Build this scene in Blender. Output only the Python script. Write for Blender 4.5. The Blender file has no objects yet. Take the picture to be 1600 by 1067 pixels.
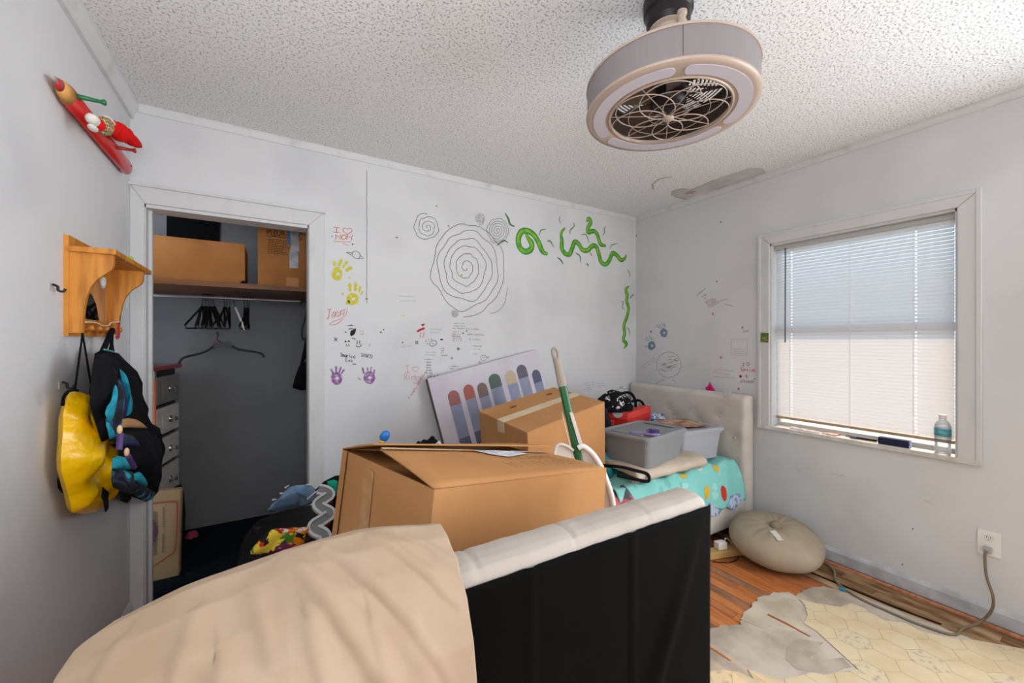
import bpy, bmesh, math, random
from mathutils import Vector, Matrix, noise

random.seed(7)
S = bpy.context.scene
COL = S.collection
PI = math.pi

# ------------------------------------------------------------------ camera, world, lights, exposure
EYE = Vector((0.0, 0.0, 1.307))
YAW = math.atan(380 / 630.0)
cam = bpy.data.cameras.new('camera')
cam.sensor_width = 36.0
cam.lens = 630.0 / 1600.0 * 36.0
cam.clip_start = 0.02
cam_o = bpy.data.objects.new('camera', cam)
cam_o.location = EYE
cam_o.rotation_euler = (PI / 2, 0, -YAW)
COL.objects.link(cam_o)
S.camera = cam_o

S.view_settings.view_transform = 'Standard'
S.view_settings.look = 'None'
S.view_settings.gamma = 1.0
S.view_settings.use_curve_mapping = False
S.view_settings.exposure = 0.34

w = bpy.data.worlds.new('world')
S.world = w
w.use_nodes = True
bg = w.node_tree.nodes['Background']
bg.inputs['Color'].default_value = (0.74, 0.87, 1.0, 1)
bg.inputs['Strength'].default_value = 2.0


def lamp(name, kind, loc, rot, energy, color=(1, 1, 1), size=1.0, size_y=None):
    l = bpy.data.lights.new(name, kind)
    l.energy = energy
    l.color = color
    if kind == 'AREA':
        l.shape = 'RECTANGLE'
        l.size = size
        l.size_y = size_y or size
    if kind == 'SUN':
        l.angle = math.radians(0.6)
    o = bpy.data.objects.new(name, l)
    o.location = loc
    o.rotation_euler = rot
    COL.objects.link(o)
    return o


# low afternoon sun outside the window
lamp('sun', 'SUN', (6, 0, 6), (0, math.radians(59), math.radians(8)), 4.4, (1.0, 0.57, 0.30))
# added fill lamp behind the camera on the right, standing in for window light
lamp('right_fill', 'AREA', (2.70, -0.80, 1.25), (0, math.radians(94), math.radians(-8)), 60, (0.91, 0.955, 1.0), 1.7, 1.5)
# fill lamp added by the camera, aimed up at the ceiling and left-hand wall
lamp('ceiling_fill', 'AREA', (-0.12, -0.30, 1.50), (math.radians(146), 0, math.radians(16)), 17, (0.92, 0.96, 1.0), 0.7, 0.5)
# unseen lamp added behind the camera to lift the lower left wall
lamp('rear_fill', 'AREA', (0.15, -1.55, 1.0), (math.radians(90), 0, math.radians(22)), 5, (0.93, 0.965, 1.0), 0.8, 1.9)

# ------------------------------------------------------------------ maths helpers
FW = Vector((math.sin(YAW), math.cos(YAW), 0))
RT = Vector((math.cos(YAW), -math.sin(YAW), 0))
XL, XR, YB, YF, ZC = -0.563, 2.877, 2.573, -1.65, 2.44
YCB = 3.55                       # closet back wall


def at(px, py, axis, val):
    """point of the photograph carried onto a plane x / y / z = val of the room"""
    r = FW + RT * ((px - 800) / 630.0) + Vector((0, 0, (533.5 - py) / 630.0))
    i = 'xyz'.index(axis)
    return EYE + r * ((val - EYE[i]) / r[i])


def lin(c):
    if isinstance(c, str):
        c = [int(c[i:i + 2], 16) / 255 for i in (0, 2, 4)]
    return tuple((v / 12.92 if v <= 0.04045 else ((v + 0.055) / 1.055) ** 2.4) for v in c) + (1.0,)


# ------------------------------------------------------------------ materials
MATS = {}


def mat(name, color, rough=0.6, spec=0.3, metal=0.0, color2=None, nscale=6.0, lo=0.35, hi=0.65, bump=0.0, bscale=80.0,
        bdist=0.002, detail=4.0, stretch=None, coat=0.0, trans=0.0, sheen=0.0):
    if name in MATS:
        return MATS[name]
    m = bpy.data.materials.new(name)
    m.use_nodes = True
    nt = m.node_tree
    b = nt.nodes['Principled BSDF']
    b.inputs['Base Color'].default_value = lin(color)
    b.inputs['Roughness'].default_value = rough
    b.inputs['Specular IOR Level'].default_value = spec
    b.inputs['Metallic'].default_value = metal
    b.inputs['Coat Weight'].default_value = coat
    b.inputs['Sheen Weight'].default_value = sheen
    vec = None
    if color2 or bump:
        tc = nt.nodes.new('ShaderNodeTexCoord')
        vec = tc.outputs['Object']
        if stretch:
            mp = nt.nodes.new('ShaderNodeMapping')
            mp.inputs['Scale'].default_value = stretch
            nt.links.new(vec, mp.inputs['Vector'])
            vec = mp.outputs['Vector']
    if color2:
        n = nt.nodes.new('ShaderNodeTexNoise')
        n.inputs['Scale'].default_value = nscale
        n.inputs['Detail'].default_value = detail
        nt.links.new(vec, n.inputs['Vector'])
        mr = nt.nodes.new('ShaderNodeMapRange')
        mr.inputs['From Min'].default_value = lo
        mr.inputs['From Max'].default_value = hi
        nt.links.new(n.outputs['Fac'], mr.inputs['Value'])
        mx = nt.nodes.new('ShaderNodeMix')
        mx.data_type = 'RGBA'
        mx.inputs[6].default_value = lin(color)
        mx.inputs[7].default_value = lin(color2)
        nt.links.new(mr.outputs[0], mx.inputs[0])
        nt.links.new(mx.outputs[2], b.inputs['Base Color'])
    if bump:
        n2 = nt.nodes.new('ShaderNodeTexNoise')
        n2.inputs['Scale'].default_value = bscale
        n2.inputs['Detail'].default_value = 3
        nt.links.new(vec, n2.inputs['Vector'])
        bp = nt.nodes.new('ShaderNodeBump')
        bp.inputs['Strength'].default_value = bump
        bp.inputs['Distance'].default_value = bdist
        nt.links.new(n2.outputs['Fac'], bp.inputs['Height'])
        nt.links.new(bp.outputs['Normal'], b.inputs['Normal'])
    if trans:
        tr = nt.nodes.new('ShaderNodeBsdfTranslucent')
        tr.inputs['Color'].default_value = lin(color)
        ms = nt.nodes.new('ShaderNodeMixShader')
        ms.inputs[0].default_value = trans
        nt.links.new(b.outputs[0], ms.inputs[1])
        nt.links.new(tr.outputs[0], ms.inputs[2])
        nt.links.new(ms.outputs[0], nt.nodes['Material Output'].inputs['Surface'])
    MATS[name] = m
    return m


def clear_mat(name, tint, gloss=0.12, rough=0.03, body=0.0):
    if name in MATS:
        return MATS[name]
    m = bpy.data.materials.new(name)
    m.use_nodes = True
    nt = m.node_tree
    nt.nodes.remove(nt.nodes['Principled BSDF'])
    t = nt.nodes.new('ShaderNodeBsdfTransparent')
    t.inputs['Color'].default_value = lin(tint)
    g = nt.nodes.new('ShaderNodeBsdfGlossy')
    g.inputs['Roughness'].default_value = rough
    lw = nt.nodes.new('ShaderNodeLayerWeight')
    lw.inputs['Blend'].default_value = gloss
    ms = nt.nodes.new('ShaderNodeMixShader')
    nt.links.new(lw.outputs['Fresnel'], ms.inputs[0])
    nt.links.new(t.outputs[0], ms.inputs[1])
    nt.links.new(g.outputs[0], ms.inputs[2])
    last = ms
    if body:
        d = nt.nodes.new('ShaderNodeBsdfTranslucent')
        d.inputs['Color'].default_value = (0.9, 0.93, 0.96, 1)
        m2 = nt.nodes.new('ShaderNodeMixShader')
        m2.inputs[0].default_value = body
        nt.links.new(ms.outputs[0], m2.inputs[1])
        nt.links.new(d.outputs[0], m2.inputs[2])
        last = m2
    nt.links.new(last.outputs[0], nt.nodes['Material Output'].inputs['Surface'])
    MATS[name] = m
    return m


def patches_mat(name, base, cols, scale=9.0, fill=0.35, rough=0.85, bump=0.0):
    """printed cloth: cell-shaped blotches of several colours on a ground"""
    if name in MATS:
        return MATS[name]
    m = bpy.data.materials.new(name)
    m.use_nodes = True
    nt = m.node_tree
    b = nt.nodes['Principled BSDF']
    b.inputs['Roughness'].default_value = rough
    b.inputs['Specular IOR Level'].default_value = 0.15
    tc = nt.nodes.new('ShaderNodeTexCoord')
    nz = nt.nodes.new('ShaderNodeTexNoise')
    nz.inputs['Scale'].default_value = scale * 1.6
    add = nt.nodes.new('ShaderNodeMix')
    add.data_type = 'RGBA'
    add.inputs[0].default_value = 0.06
    nt.links.new(tc.outputs['Object'], nz.inputs['Vector'])
    nt.links.new(tc.outputs['Object'], add.inputs[6])
    nt.links.new(nz.outputs['Color'], add.inputs[7])
    v = nt.nodes.new('ShaderNodeTexVoronoi')
    v.inputs['Scale'].default_value = scale
    nt.links.new(add.outputs[2], v.inputs['Vector'])
    sep = nt.nodes.new('ShaderNodeSeparateColor')
    nt.links.new(v.outputs['Color'], sep.inputs[0])
    rp = nt.nodes.new('ShaderNodeValToRGB')
    rp.color_ramp.interpolation = 'CONSTANT'
    els = rp.color_ramp.elements
    els[0].color = lin(cols[0])
    els[0].position = 0
    els[1].color = lin(cols[-1])
    els[1].position = (len(cols) - 1) / len(cols)
    for i, c in enumerate(cols[1:-1]):
        e = els.new((i + 1) / len(cols))
        e.color = lin(c)
    nt.links.new(sep.outputs[0], rp.inputs[0])
    cmp_ = nt.nodes.new('ShaderNodeMath')
    cmp_.operation = 'LESS_THAN'
    cmp_.inputs[1].default_value = fill
    nt.links.new(v.outputs['Distance'], cmp_.inputs[0])
    mx = nt.nodes.new('ShaderNodeMix')
    mx.data_type = 'RGBA'
    mx.inputs[6].default_value = lin(base)
    nt.links.new(cmp_.outputs[0], mx.inputs[0])
    nt.links.new(rp.outputs[0], mx.inputs[7])
    nt.links.new(mx.outputs[2], b.inputs['Base Color'])
    MATS[name] = m
    return m


def plaid_mat(name):
    """teal, navy and black checks woven across two directions"""
    m = bpy.data.materials.new(name)
    m.use_nodes = True
    nt = m.node_tree
    b = nt.nodes['Principled BSDF']
    b.inputs['Roughness'].default_value = 0.8
    tc = nt.nodes.new('ShaderNodeTexCoord')
    mp = nt.nodes.new('ShaderNodeMapping')
    mp.inputs['Rotation'].default_value = (0.35, 0.2, 0)
    nt.links.new(tc.outputs['Object'], mp.inputs[0])
    outs = []
    for ax in ('Y', 'Z'):
        wv = nt.nodes.new('ShaderNodeTexWave')
        wv.bands_direction = ax
        wv.inputs['Scale'].default_value = 4.3
        wv.inputs['Distortion'].default_value = 1.2
        nt.links.new(mp.outputs[0], wv.inputs['Vector'])
        outs.append(wv.outputs['Fac'])
    rp = nt.nodes.new('ShaderNodeValToRGB')
    rp.color_ramp.interpolation = 'CONSTANT'
    els = rp.color_ramp.elements
    els[0].color = lin('0b0d14')
    els[1].position = 0.80
    els[1].color = lin('2ba6bd')
    for p, c in ((0.34, '1b2340'), (0.5, '14161c'), (0.60, '24566e')):
        e = els.new(p)
        e.color = lin(c)
    ad = nt.nodes.new('ShaderNodeMath')
    ad.operation = 'MULTIPLY_ADD'
    ad.inputs[1].default_value = 0.55
    nt.links.new(outs[0], ad.inputs[0])
    h = nt.nodes.new('ShaderNodeMath')
    h.operation = 'MULTIPLY'
    h.inputs[1].default_value = 0.45
    nt.links.new(outs[1], h.inputs[0])
    nt.links.new(h.outputs[0], ad.inputs[2])
    nt.links.new(ad.outputs[0], rp.inputs[0])
    nt.links.new(rp.outputs[0], b.inputs['Base Color'])
    MATS[name] = m
    return m


def wall_mat():
    m = mat('painted_wall', 'd6d6d7', 0.75, 0.2, color2='c4c4c6', nscale=1.6, lo=0.5, hi=0.8, bump=0.35, bscale=120, bdist=0.0015)
    return m


def ceiling_mat():
    m = bpy.data.materials.new('popcorn_ceiling')
    m.use_nodes = True
    nt = m.node_tree
    b = nt.nodes['Principled BSDF']
    b.inputs['Roughness'].default_value = 0.95
    b.inputs['Specular IOR Level'].default_value = 0.05
    tc = nt.nodes.new('ShaderNodeTexCoord')
    v = nt.nodes.new('ShaderNodeTexNoise')
    v.inputs['Scale'].default_value = 120
    v.inputs['Detail'].default_value = 2.5
    v.inputs['Roughness'].default_value = 0.6
    nt.links.new(tc.outputs['Object'], v.inputs['Vector'])
    mr = nt.nodes.new('ShaderNodeMapRange')
    mr.inputs['From Min'].default_value = 0.34
    mr.inputs['From Max'].default_value = 0.46
    nt.links.new(v.outputs['Fac'], mr.inputs['Value'])
    bp = nt.nodes.new('ShaderNodeBump')
    bp.inputs['Strength'].default_value = 0.55
    bp.inputs['Distance'].default_value = 0.006
    nt.links.new(mr.outputs[0], bp.inputs['Height'])
    nt.links.new(bp.outputs[0], b.inputs['Normal'])
    # shade between the popcorn blobs, painted into the colour
    speck_shade = nt.nodes.new('ShaderNodeMix')
    speck_shade.data_type = 'RGBA'
    speck_shade.inputs[6].default_value = lin('acacae')
    speck_shade.inputs[7].default_value = lin('ececec')
    nt.links.new(mr.outputs[0], speck_shade.inputs[0])
    nt.links.new(speck_shade.outputs[2], b.inputs['Base Color'])
    MATS['popcorn_ceiling'] = m
    return m


# ------------------------------------------------------------------ mesh builder
class MB:
    def __init__(self):
        self.v, self.f = [], []

    def add(self, vs, fs):
        n = len(self.v)
        self.v += [Vector(a) for a in vs]
        self.f += [tuple(i + n for i in q) for q in fs]
        return self

    def hexa(self, c):
        """eight corners: bottom four in turn, then the top four above them"""
        return self.add(c, [(3, 2, 1, 0), (4, 5, 6, 7), (0, 1, 5, 4), (1, 2, 6, 5), (2, 3, 7, 6), (3, 0, 4, 7)])

    def box(self, lo, hi):
        (a, b, c), (d, e, f) = lo, hi
        return self.hexa([(a, b, c), (d, b, c), (d, e, c), (a, e, c), (a, b, f), (d, b, f), (d, e, f), (a, e, f)])

    def obox(self, c, size, rot=None):
        x, y, z = [s / 2 for s in size]
        vs = [Vector(p) for p in ((-x, -y, -z), (x, -y, -z), (x, y, -z), (-x, y, -z), (-x, -y, z), (x, -y, z), (x, y, z), (-x, y, z))]
        if rot is not None:
            vs = [rot @ p for p in vs]
        return self.hexa([p + Vector(c) for p in vs])

    def prism(self, pts, d):
        """planar outline pushed along d"""
        n = len(pts)
        d = Vector(d)
        vs = [Vector(p) for p in pts] + [Vector(p) + d for p in pts]
        fs = [tuple(range(n))[::-1], tuple(range(n, 2 * n))] + [(i, (i + 1) % n, n + (i + 1) % n, n + i) for i in range(n)]
        return self.add(vs, fs)

    def poly(self, pts):
        return self.add(pts, [tuple(range(len(pts)))])

    def tube(self, path, r, seg=8, closed=False, caps=True):
        path = [Vector(p) for p in path]
        n = len(path)
        rs = r if isinstance(r, (list, tuple)) else [r] * n
        vs, fs = [], []
        up = None
        for i, p in enumerate(path):
            a = path[(i - 1) % n] if (closed or i > 0) else p
            b = path[(i + 1) % n] if (closed or i < n - 1) else p
            t = (b - a)
            t = t.normalized() if t.length > 1e-9 else Vector((0, 0, 1))
            if up is None:
                up = Vector((0, 0, 1)) if abs(t.z) < 0.9 else Vector((1, 0, 0))
            x = t.cross(up)
            if x.length < 1e-6:
                x = t.cross(Vector((0.3, 1, 0.2)))
            x.normalize()
            y = x.cross(t).normalized()
            up = y
            for k in range(seg):
                an = 2 * PI * k / seg
                vs.append(p + (x * math.cos(an) + y * math.sin(an)) * rs[i])
        m = n if closed else n - 1
        for i in range(m):
            j = (i + 1) % n
            for k in range(seg):
                l = (k + 1) % seg
                fs.append((i * seg + k, i * seg + l, j * seg + l, j * seg + k))
        if caps and not closed:
            fs.append(tuple(range(seg))[::-1])
            fs.append(tuple((n - 1) * seg + k for k in range(seg)))
        return self.add(vs, fs)

    def lathe(self, prof, c, seg=32, rot=None, caps=True):
        """profile of (radius, height) turned about the axis through c"""
        vs, fs = [], []
        c = Vector(c)
        for (r, z) in prof:
            for k in range(seg):
                a = 2 * PI * k / seg
                p = Vector((r * math.cos(a), r * math.sin(a), z))
                if rot is not None:
                    p = rot @ p
                vs.append(c + p)
        for i in range(len(prof) - 1):
            for k in range(seg):
                l = (k + 1) % seg
                fs.append((i * seg + k, i * seg + l, (i + 1) * seg + l, (i + 1) * seg + k))
        if caps:
            fs.append(tuple(range(seg))[::-1])
            fs.append(tuple((len(prof) - 1) * seg + k for k in range(seg)))
        return self.add(vs, fs)

    def ribbon(self, pts, w, n):
        """flat stroke of width w along pts lying in the plane with normal n"""
        pts = [Vector(p) for p in pts]
        n = Vector(n)
        vs, fs = [], []
        m = len(pts)
        ws = w if isinstance(w, (list, tuple)) else [w] * m
        for i, p in enumerate(pts):
            t = pts[min(i + 1, m - 1)] - pts[max(i - 1, 0)]
            if t.length < 1e-9:
                t = Vector((0, 0, 1))
            s = n.cross(t.normalized()) * ws[i] / 2
            vs += [p - s, p + s]
        for i in range(m - 1):
            fs.append((2 * i, 2 * i + 2, 2 * i + 3, 2 * i + 1))
        return self.add(vs, fs)

    def grid(self, fn, nu, nv):
        vs = [fn(i / nu, j / nv) for i in range(nu + 1) for j in range(nv + 1)]
        fs = [(i * (nv + 1) + j, (i + 1) * (nv + 1) + j, (i + 1) * (nv + 1) + j + 1, i * (nv + 1) + j + 1)
              for i in range(nu) for j in range(nv)]
        return self.add(vs, fs)

    def puff(self, outline, n, front, back=0.004, rings=7, seed=0, crease=0.0, scale=9.0):
        """a filled bag: a closed outline of points blown up along n"""
        n = Vector(n).normalized()
        o = [Vector(p) for p in outline]
        # resample
        per = []
        for i in range(len(o)):
            a, b = o[i], o[(i + 1) % len(o)]
            k = max(1, int((b - a).length / 0.012))
            per += [a.lerp(b, q / k) for q in range(k)]
        c = sum(per, Vector()) / len(per)
        N = len(per)
        vs, fs = [], []
        for side in (1, -1):
            base = len(vs)
            for r in range(rings):
                s = 1 - r / rings
                h = math.sqrt(max(0, 1 - s * s)) if True else 0
                for p in per:
                    q = c + (p - c) * s
                    d = (front if side > 0 else back) * h
                    if side > 0 and crease:
                        d += crease * h * noise.noise(q * scale + Vector((seed, seed * 2, 0)))
                    vs.append(q + n * d * side)
            vs.append(c + n * (front if side > 0 else back) * side)
            for r in range(rings - 1):
                for k in range(N):
                    l = (k + 1) % N
                    q = (base + r * N + k, base + r * N + l, base + (r + 1) * N + l, base + (r + 1) * N + k)
                    fs.append(q if side > 0 else q[::-1])
            for k in range(N):
                l = (k + 1) % N
                q = (base + (rings - 1) * N + k, base + (rings - 1) * N + l, base + rings * N)
                fs.append(q if side > 0 else q[::-1])
        return self.add(vs, fs)

    def lump(self, c, r, seed=0, amp=0.25, scale=2.2, nu=28, nv=16, flat=True, power=1.0):
        """heap of cloth: a noisy ellipsoid with a flat underside"""
        c = Vector(c)

        def fn(u, v):
            a, b = 2 * PI * u, PI * (v - 0.5)
            d = Vector((math.cos(a) * math.cos(b), math.sin(a) * math.cos(b), math.sin(b)))
            k = 1 + amp * noise.fractal(d * scale + Vector((seed * 3.1, seed * 1.7, seed)), 0.8, 2.1, 4)
            p = Vector((d.x * r[0], d.y * r[1], d.z * r[2])) * k
            if flat and p.z < 0:
                p.z *= 0.05
            return c + p
        n0 = len(self.v)
        self.grid(fn, nu, nv)
        return self

    def make(self, name, m, parent=None, smooth=False, label=None, weld=False, bevel=0.0, solid=0.0, sub=0):
        me = bpy.data.meshes.new(name)
        if parent is not None:
            org = Vector(parent['org'])
        else:
            lo = [min(p[i] for p in self.v) for i in range(3)]
            hi = [max(p[i] for p in self.v) for i in range(3)]
            org = Vector(((lo[0] + hi[0]) / 2, (lo[1] + hi[1]) / 2, lo[2]))
        me.from_pydata([p - org for p in self.v], [], self.f)
        bm = bmesh.new()
        bm.from_mesh(me)
        if weld:
            bmesh.ops.remove_doubles(bm, verts=bm.verts, dist=1e-5)
        bmesh.ops.recalc_face_normals(bm, faces=bm.faces)
        if smooth:
            for f in bm.faces:
                f.smooth = True
        bm.to_mesh(me)
        bm.free()
        me.materials.append(m)
        o = bpy.data.objects.new(name, me)
        COL.objects.link(o)
        if parent is not None:
            o.parent = parent
            o['org'] = list(org)
        else:
            o.location = org
            o['org'] = list(org)
        if bevel:
            b = o.modifiers.new('bevel', 'BEVEL')
            b.width = bevel
            b.segments = 2
            b.limit_method = 'ANGLE'
        if solid:
            s = o.modifiers.new('solid', 'SOLIDIFY')
            s.thickness = solid
            s.offset = 0
        if sub:
            s = o.modifiers.new('sub', 'SUBSURF')
            s.levels = s.render_levels = sub
        if label:
            o['label'] = label
        return o


def tag(o, label, cat, group=None):
    o['label'] = label
    o['category'] = cat
    if group:
        o['group'] = group
    return o


def thing(name, label, cat, loc, group=None):
    o = bpy.data.objects.new(name, None)
    o.empty_display_size = 0.05
    COL.objects.link(o)
    o.location = loc
    o['org'] = list(loc)
    return tag(o, label, cat, group)


def structure(o):
    o['kind'] = 'structure'
    return o


def copy_thing(src, delta, label=None):
    """copy of a thing with its parts, moved by delta"""
    c = src.copy()
    COL.objects.link(c)
    c.location = src.location + Vector(delta)
    for ch in [o for o in src.children]:
        d = ch.copy()
        COL.objects.link(d)
        d.parent = c
    if label:
        c['label'] = label
    return c


# ------------------------------------------------------------------ materials used
WALL = wall_mat()
CEIL = ceiling_mat()
TRIM = mat('trim_paint', 'd4d4d4', 0.5, 0.35, color2='bcbcbb', nscale=9, lo=0.55, hi=0.8, bump=0.15, bscale=60)
CASE = mat('casing_paint', 'cfcfcf', 0.5, 0.35, color2='bdbdbb', nscale=10, lo=0.55, hi=0.9, stretch=(1, 1, 0.4))
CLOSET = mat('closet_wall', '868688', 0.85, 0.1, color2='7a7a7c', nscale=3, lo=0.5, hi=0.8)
CARD = mat('cardboard', 'bf8d5e', 0.85, 0.1, color2='b58253', nscale=3.5, bump=0.1, bscale=200, bdist=0.0006)
CARD_IN = mat('cardboard_inside', '8d6238', 0.9, 0.05)
CARD_DK = mat('cardboard_old', 'b57c4a', 0.85, 0.1, color2='a06a3c', nscale=4)
CARD_PALE = mat('cardboard_pale', 'a38867', 0.85, 0.1, color2='927857', nscale=4)
OAK = mat('golden_oak', 'd18a35', 0.4, 0.4, color2='b06c20', nscale=7, lo=0.42, hi=0.62, stretch=(6, 6, 0.7), detail=6)
SHELFWOOD = mat('closet_shelf_wood', '8a5a34', 0.5, 0.3, color2='6d4526', nscale=6, stretch=(0.6, 5, 5))
WHITE_PL = mat('white_plastic', 'e9e6e1', 0.4, 0.4)
BLACK = mat('black_cloth', '0e0e10', 0.85, 0.1, color2='17171a', nscale=14)
BLACK_PL = mat('black_plastic', '0c0c0d', 0.4, 0.4)
INK = mat('black_marker', '2b2b2d', 0.7, 0.1)
INKG = mat('grey_marker', '77777a', 0.7, 0.1)
INKF = mat('faint_pencil', 'a5a5a8', 0.7, 0.1)
RED_INK = mat('red_crayon', 'c8685f', 0.7, 0.1, color2='d9b6b2', nscale=150, lo=0.45, hi=0.75)
RED_MK = mat('red_marker', 'c23a3a', 0.7, 0.1)
DKRED = mat('dark_red_marker', '8f3a48', 0.7, 0.1)
PINK = mat('pink_marker', 'c86f92', 0.7, 0.1)
TEAL_INK = mat('pale_teal_marker', '9fb9b4', 0.7, 0.1)
YEL = mat('yellow_paint', 'c7bd2b', 0.6, 0.2, color2='d8d48c', nscale=70, lo=0.45, hi=0.75)
PURP = mat('purple_paint', '8d5b98', 0.6, 0.2, color2='bdb0c2', nscale=80, lo=0.45, hi=0.7)
BLUEP = mat('slate_blue_paint', '6f8396', 0.6, 0.2, color2='8c9aa6', nscale=80, lo=0.45, hi=0.7)
GREYP = mat('grey_paint', '82848a', 0.6, 0.2)
WORM_D = mat('worm_dark_green', '2f7a38', 0.6, 0.2, color2='3b9a52', nscale=25)
WORM_L = mat('worm_lime', '8cba2a', 0.6, 0.2, color2='549a34', nscale=22, lo=0.4, hi=0.66)
LEAF_G = mat('deep_green_marker', '4a7a50', 0.6, 0.2)

# ------------------------------------------------------------------ room shell
def slab(name, lo, hi, m, kind=True, **k):
    o = MB().box(lo, hi).make(name, m, **k)
    return structure(o) if kind else o


T = 0.11
slab('wall_left', (XL - T, YF, 0), (XL, YB, ZC), WALL)
slab('wall_front', (XL - T, YF - T, 0), (XR + T, YF, ZC), WALL)
# closet opening in the back wall, window opening in the right wall
CX0, CX1, CZ = -0.522, 0.207, 1.968
wb = MB().box((XL - T, YB, 0), (CX0, YB + T, ZC)).box((CX1, YB, 0), (XR + T, YB + T, ZC)).box((CX0, YB, CZ), (CX1, YB + T, ZC))
wall_back = structure(wb.make('wall_back', WALL))
WY0, WY1, WZ0, WZ1 = 0.557, 1.422, 0.745, 1.957
wr = MB().box((XR, YF, 0), (XR + 0.13, WY0, ZC)).box((XR, WY1, 0), (XR + 0.13, YB, ZC))
wr.box((XR, WY0, 0), (XR + 0.13, WY1, WZ0 - 0.025)).box((XR, WY0, WZ1), (XR + 0.13, WY1, ZC))
wall_right = structure(wr.make('wall_right', WALL))
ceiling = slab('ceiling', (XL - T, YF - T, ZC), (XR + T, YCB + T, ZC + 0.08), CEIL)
# water stain and scraped patch on the ceiling by the window wall
STN = mat('ceiling_stain', 'bcbcba', 0.9, 0.1, color2='cfcfce', nscale=7, lo=0.4, hi=0.7)
stain = [at(x, y, 'z', ZC - 0.0015) for x, y in ((1050, 305), (1052, 298), (1066, 295), (1080, 297), (1096, 291), (1112, 283), (1130, 276), (1150, 270), (1172, 262), (1192, 263), (1198, 270), (1180, 277), (1150, 287), (1120, 296), (1090, 305), (1072, 312))]
MB().prism(stain, (0, 0, 0.001)).make('stain_patch', STN, ceiling)
STR = mat('stain_ring', 'a5a5a2', 0.9, 0.1, color2='bdbbb8', nscale=20)
for ln in ([(1050, 305), (1051, 299), (1066, 295), (1080, 297), (1098, 290), (1115, 282)], [(1050, 305), (1060, 309), (1072, 312)], [(1021, 296), (1020, 288), (1030, 280), (1050, 276)]):
    MB().ribbon([at(x, y, 'z', ZC - 0.003) for x, y in ln], 0.010, (0, 0, -1)).make('stain_ring', STR, ceiling)
MB().prism([at(x, y, 'z', ZC - 0.0028) for x, y in ((1070, 303), (1080, 297), (1088, 298), (1084, 303))], (0, 0, 0.001)).make('rust_spot', mat('rust_stain', 'b9a096', 0.9, 0.1), ceiling)
# closet interior
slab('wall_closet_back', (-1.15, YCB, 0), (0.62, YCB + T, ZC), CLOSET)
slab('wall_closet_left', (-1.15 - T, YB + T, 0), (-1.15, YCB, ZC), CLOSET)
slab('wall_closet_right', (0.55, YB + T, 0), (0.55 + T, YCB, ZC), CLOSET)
slab('floor_closet', (-1.15, YB + 0.04, -0.06), (0.55, YCB, 0.004),
     mat('dark_carpet', '14171c', 0.95, 0.05, color2='1d242b', nscale=60, bump=0.6, bscale=300))

# crown strips
def crown(name, a, b, n, h, d):
    a, b, n = Vector(a), Vector(b), Vector(n)
    prof = [(0, 0), (d, 0), (d, -h * 0.25), (d * 0.45, -h * 0.8), (d * 0.45, -h), (0, -h)]
    pts = [a + n * u + Vector((0, 0, v)) for u, v in prof]
    return structure(MB().prism(pts, b - a).make(name, TRIM))


crown('trim_1', (XL, YF, ZC), (XL, YB, ZC), (1, 0, 0), 0.075, 0.032)
crown('trim_2', (XL + 0.03, YB, ZC), (XR, YB, ZC), (0, -1, 0), 0.04, 0.012)
crown('trim_3', (XR, YF, ZC), (XR, YB, ZC), (-1, 0, 0), 0.042, 0.014)

# closet doorway casing and jambs
door = structure(thing('door_1', 'x', 'x', ((CX0 + CX1) / 2, YB, 0)))
for k in ('label', 'category'):
    del door[k]


def casing_leg(x0, x1, z1, name='casing'):
    b = MB()
    w = x1 - x0
    b.hexa([(x0, YB - 0.016, 0), (x1, YB - 0.016, 0), (x1, YB, 0), (x0, YB, 0),
            (x0, YB - 0.016, z1[0]), (x1, YB - 0.016, z1[1]), (x1, YB, z1[1]), (x0, YB, z1[0])])
    return b.make(name, CASE, door, bevel=0.004)


casing_leg(XL, CX0 + 0.012, (2.053, CZ))
casing_leg(CX1 - 0.012, 0.274, (CZ, 2.053))
MB().hexa([(CX0 + 0.012, YB - 0.016, CZ), (CX1 - 0.012, YB - 0.016, CZ), (CX1 - 0.012, YB, CZ), (CX0 + 0.012, YB, CZ),
           (XL, YB - 0.016, 2.053), (0.274, YB - 0.016, 2.053), (0.274, YB, 2.053), (XL, YB, 2.053)]).make('casing', CASE, door, bevel=0.004)
MB().box((XL - 0.02, YB - 0.028, 2.046), (0.28, YB, 2.060)).make('head_cap', CASE, door)
MB().box((CX0, YB - 0.004, 0), (CX0 + 0.016, YB + T, CZ)).make('jamb', CASE, door)
MB().box((CX1 - 0.016, YB - 0.004, 0), (CX1, YB + T, CZ)).make('jamb', CASE, door)
MB().box((CX0, YB - 0.004, CZ - 0.016), (CX1, YB + T, CZ)).make('jamb', CASE, door)
MB().box((CX0 + 0.016, YB + 0.05, 0), (CX0 + 0.028, YB + 0.075, CZ - 0.016)).make('door_stop', CASE, door)
# panel seam in the back wall
rng = random.Random(3)
seam = MB().ribbon([at(573 + rng.uniform(-0.5, 0.5), y, 'y', YB - 0.0006) for y in range(266, 480, 8)], 0.0032, (0, -1, 0))
seam.make('panel_seam', INKG, wall_back)

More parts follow.
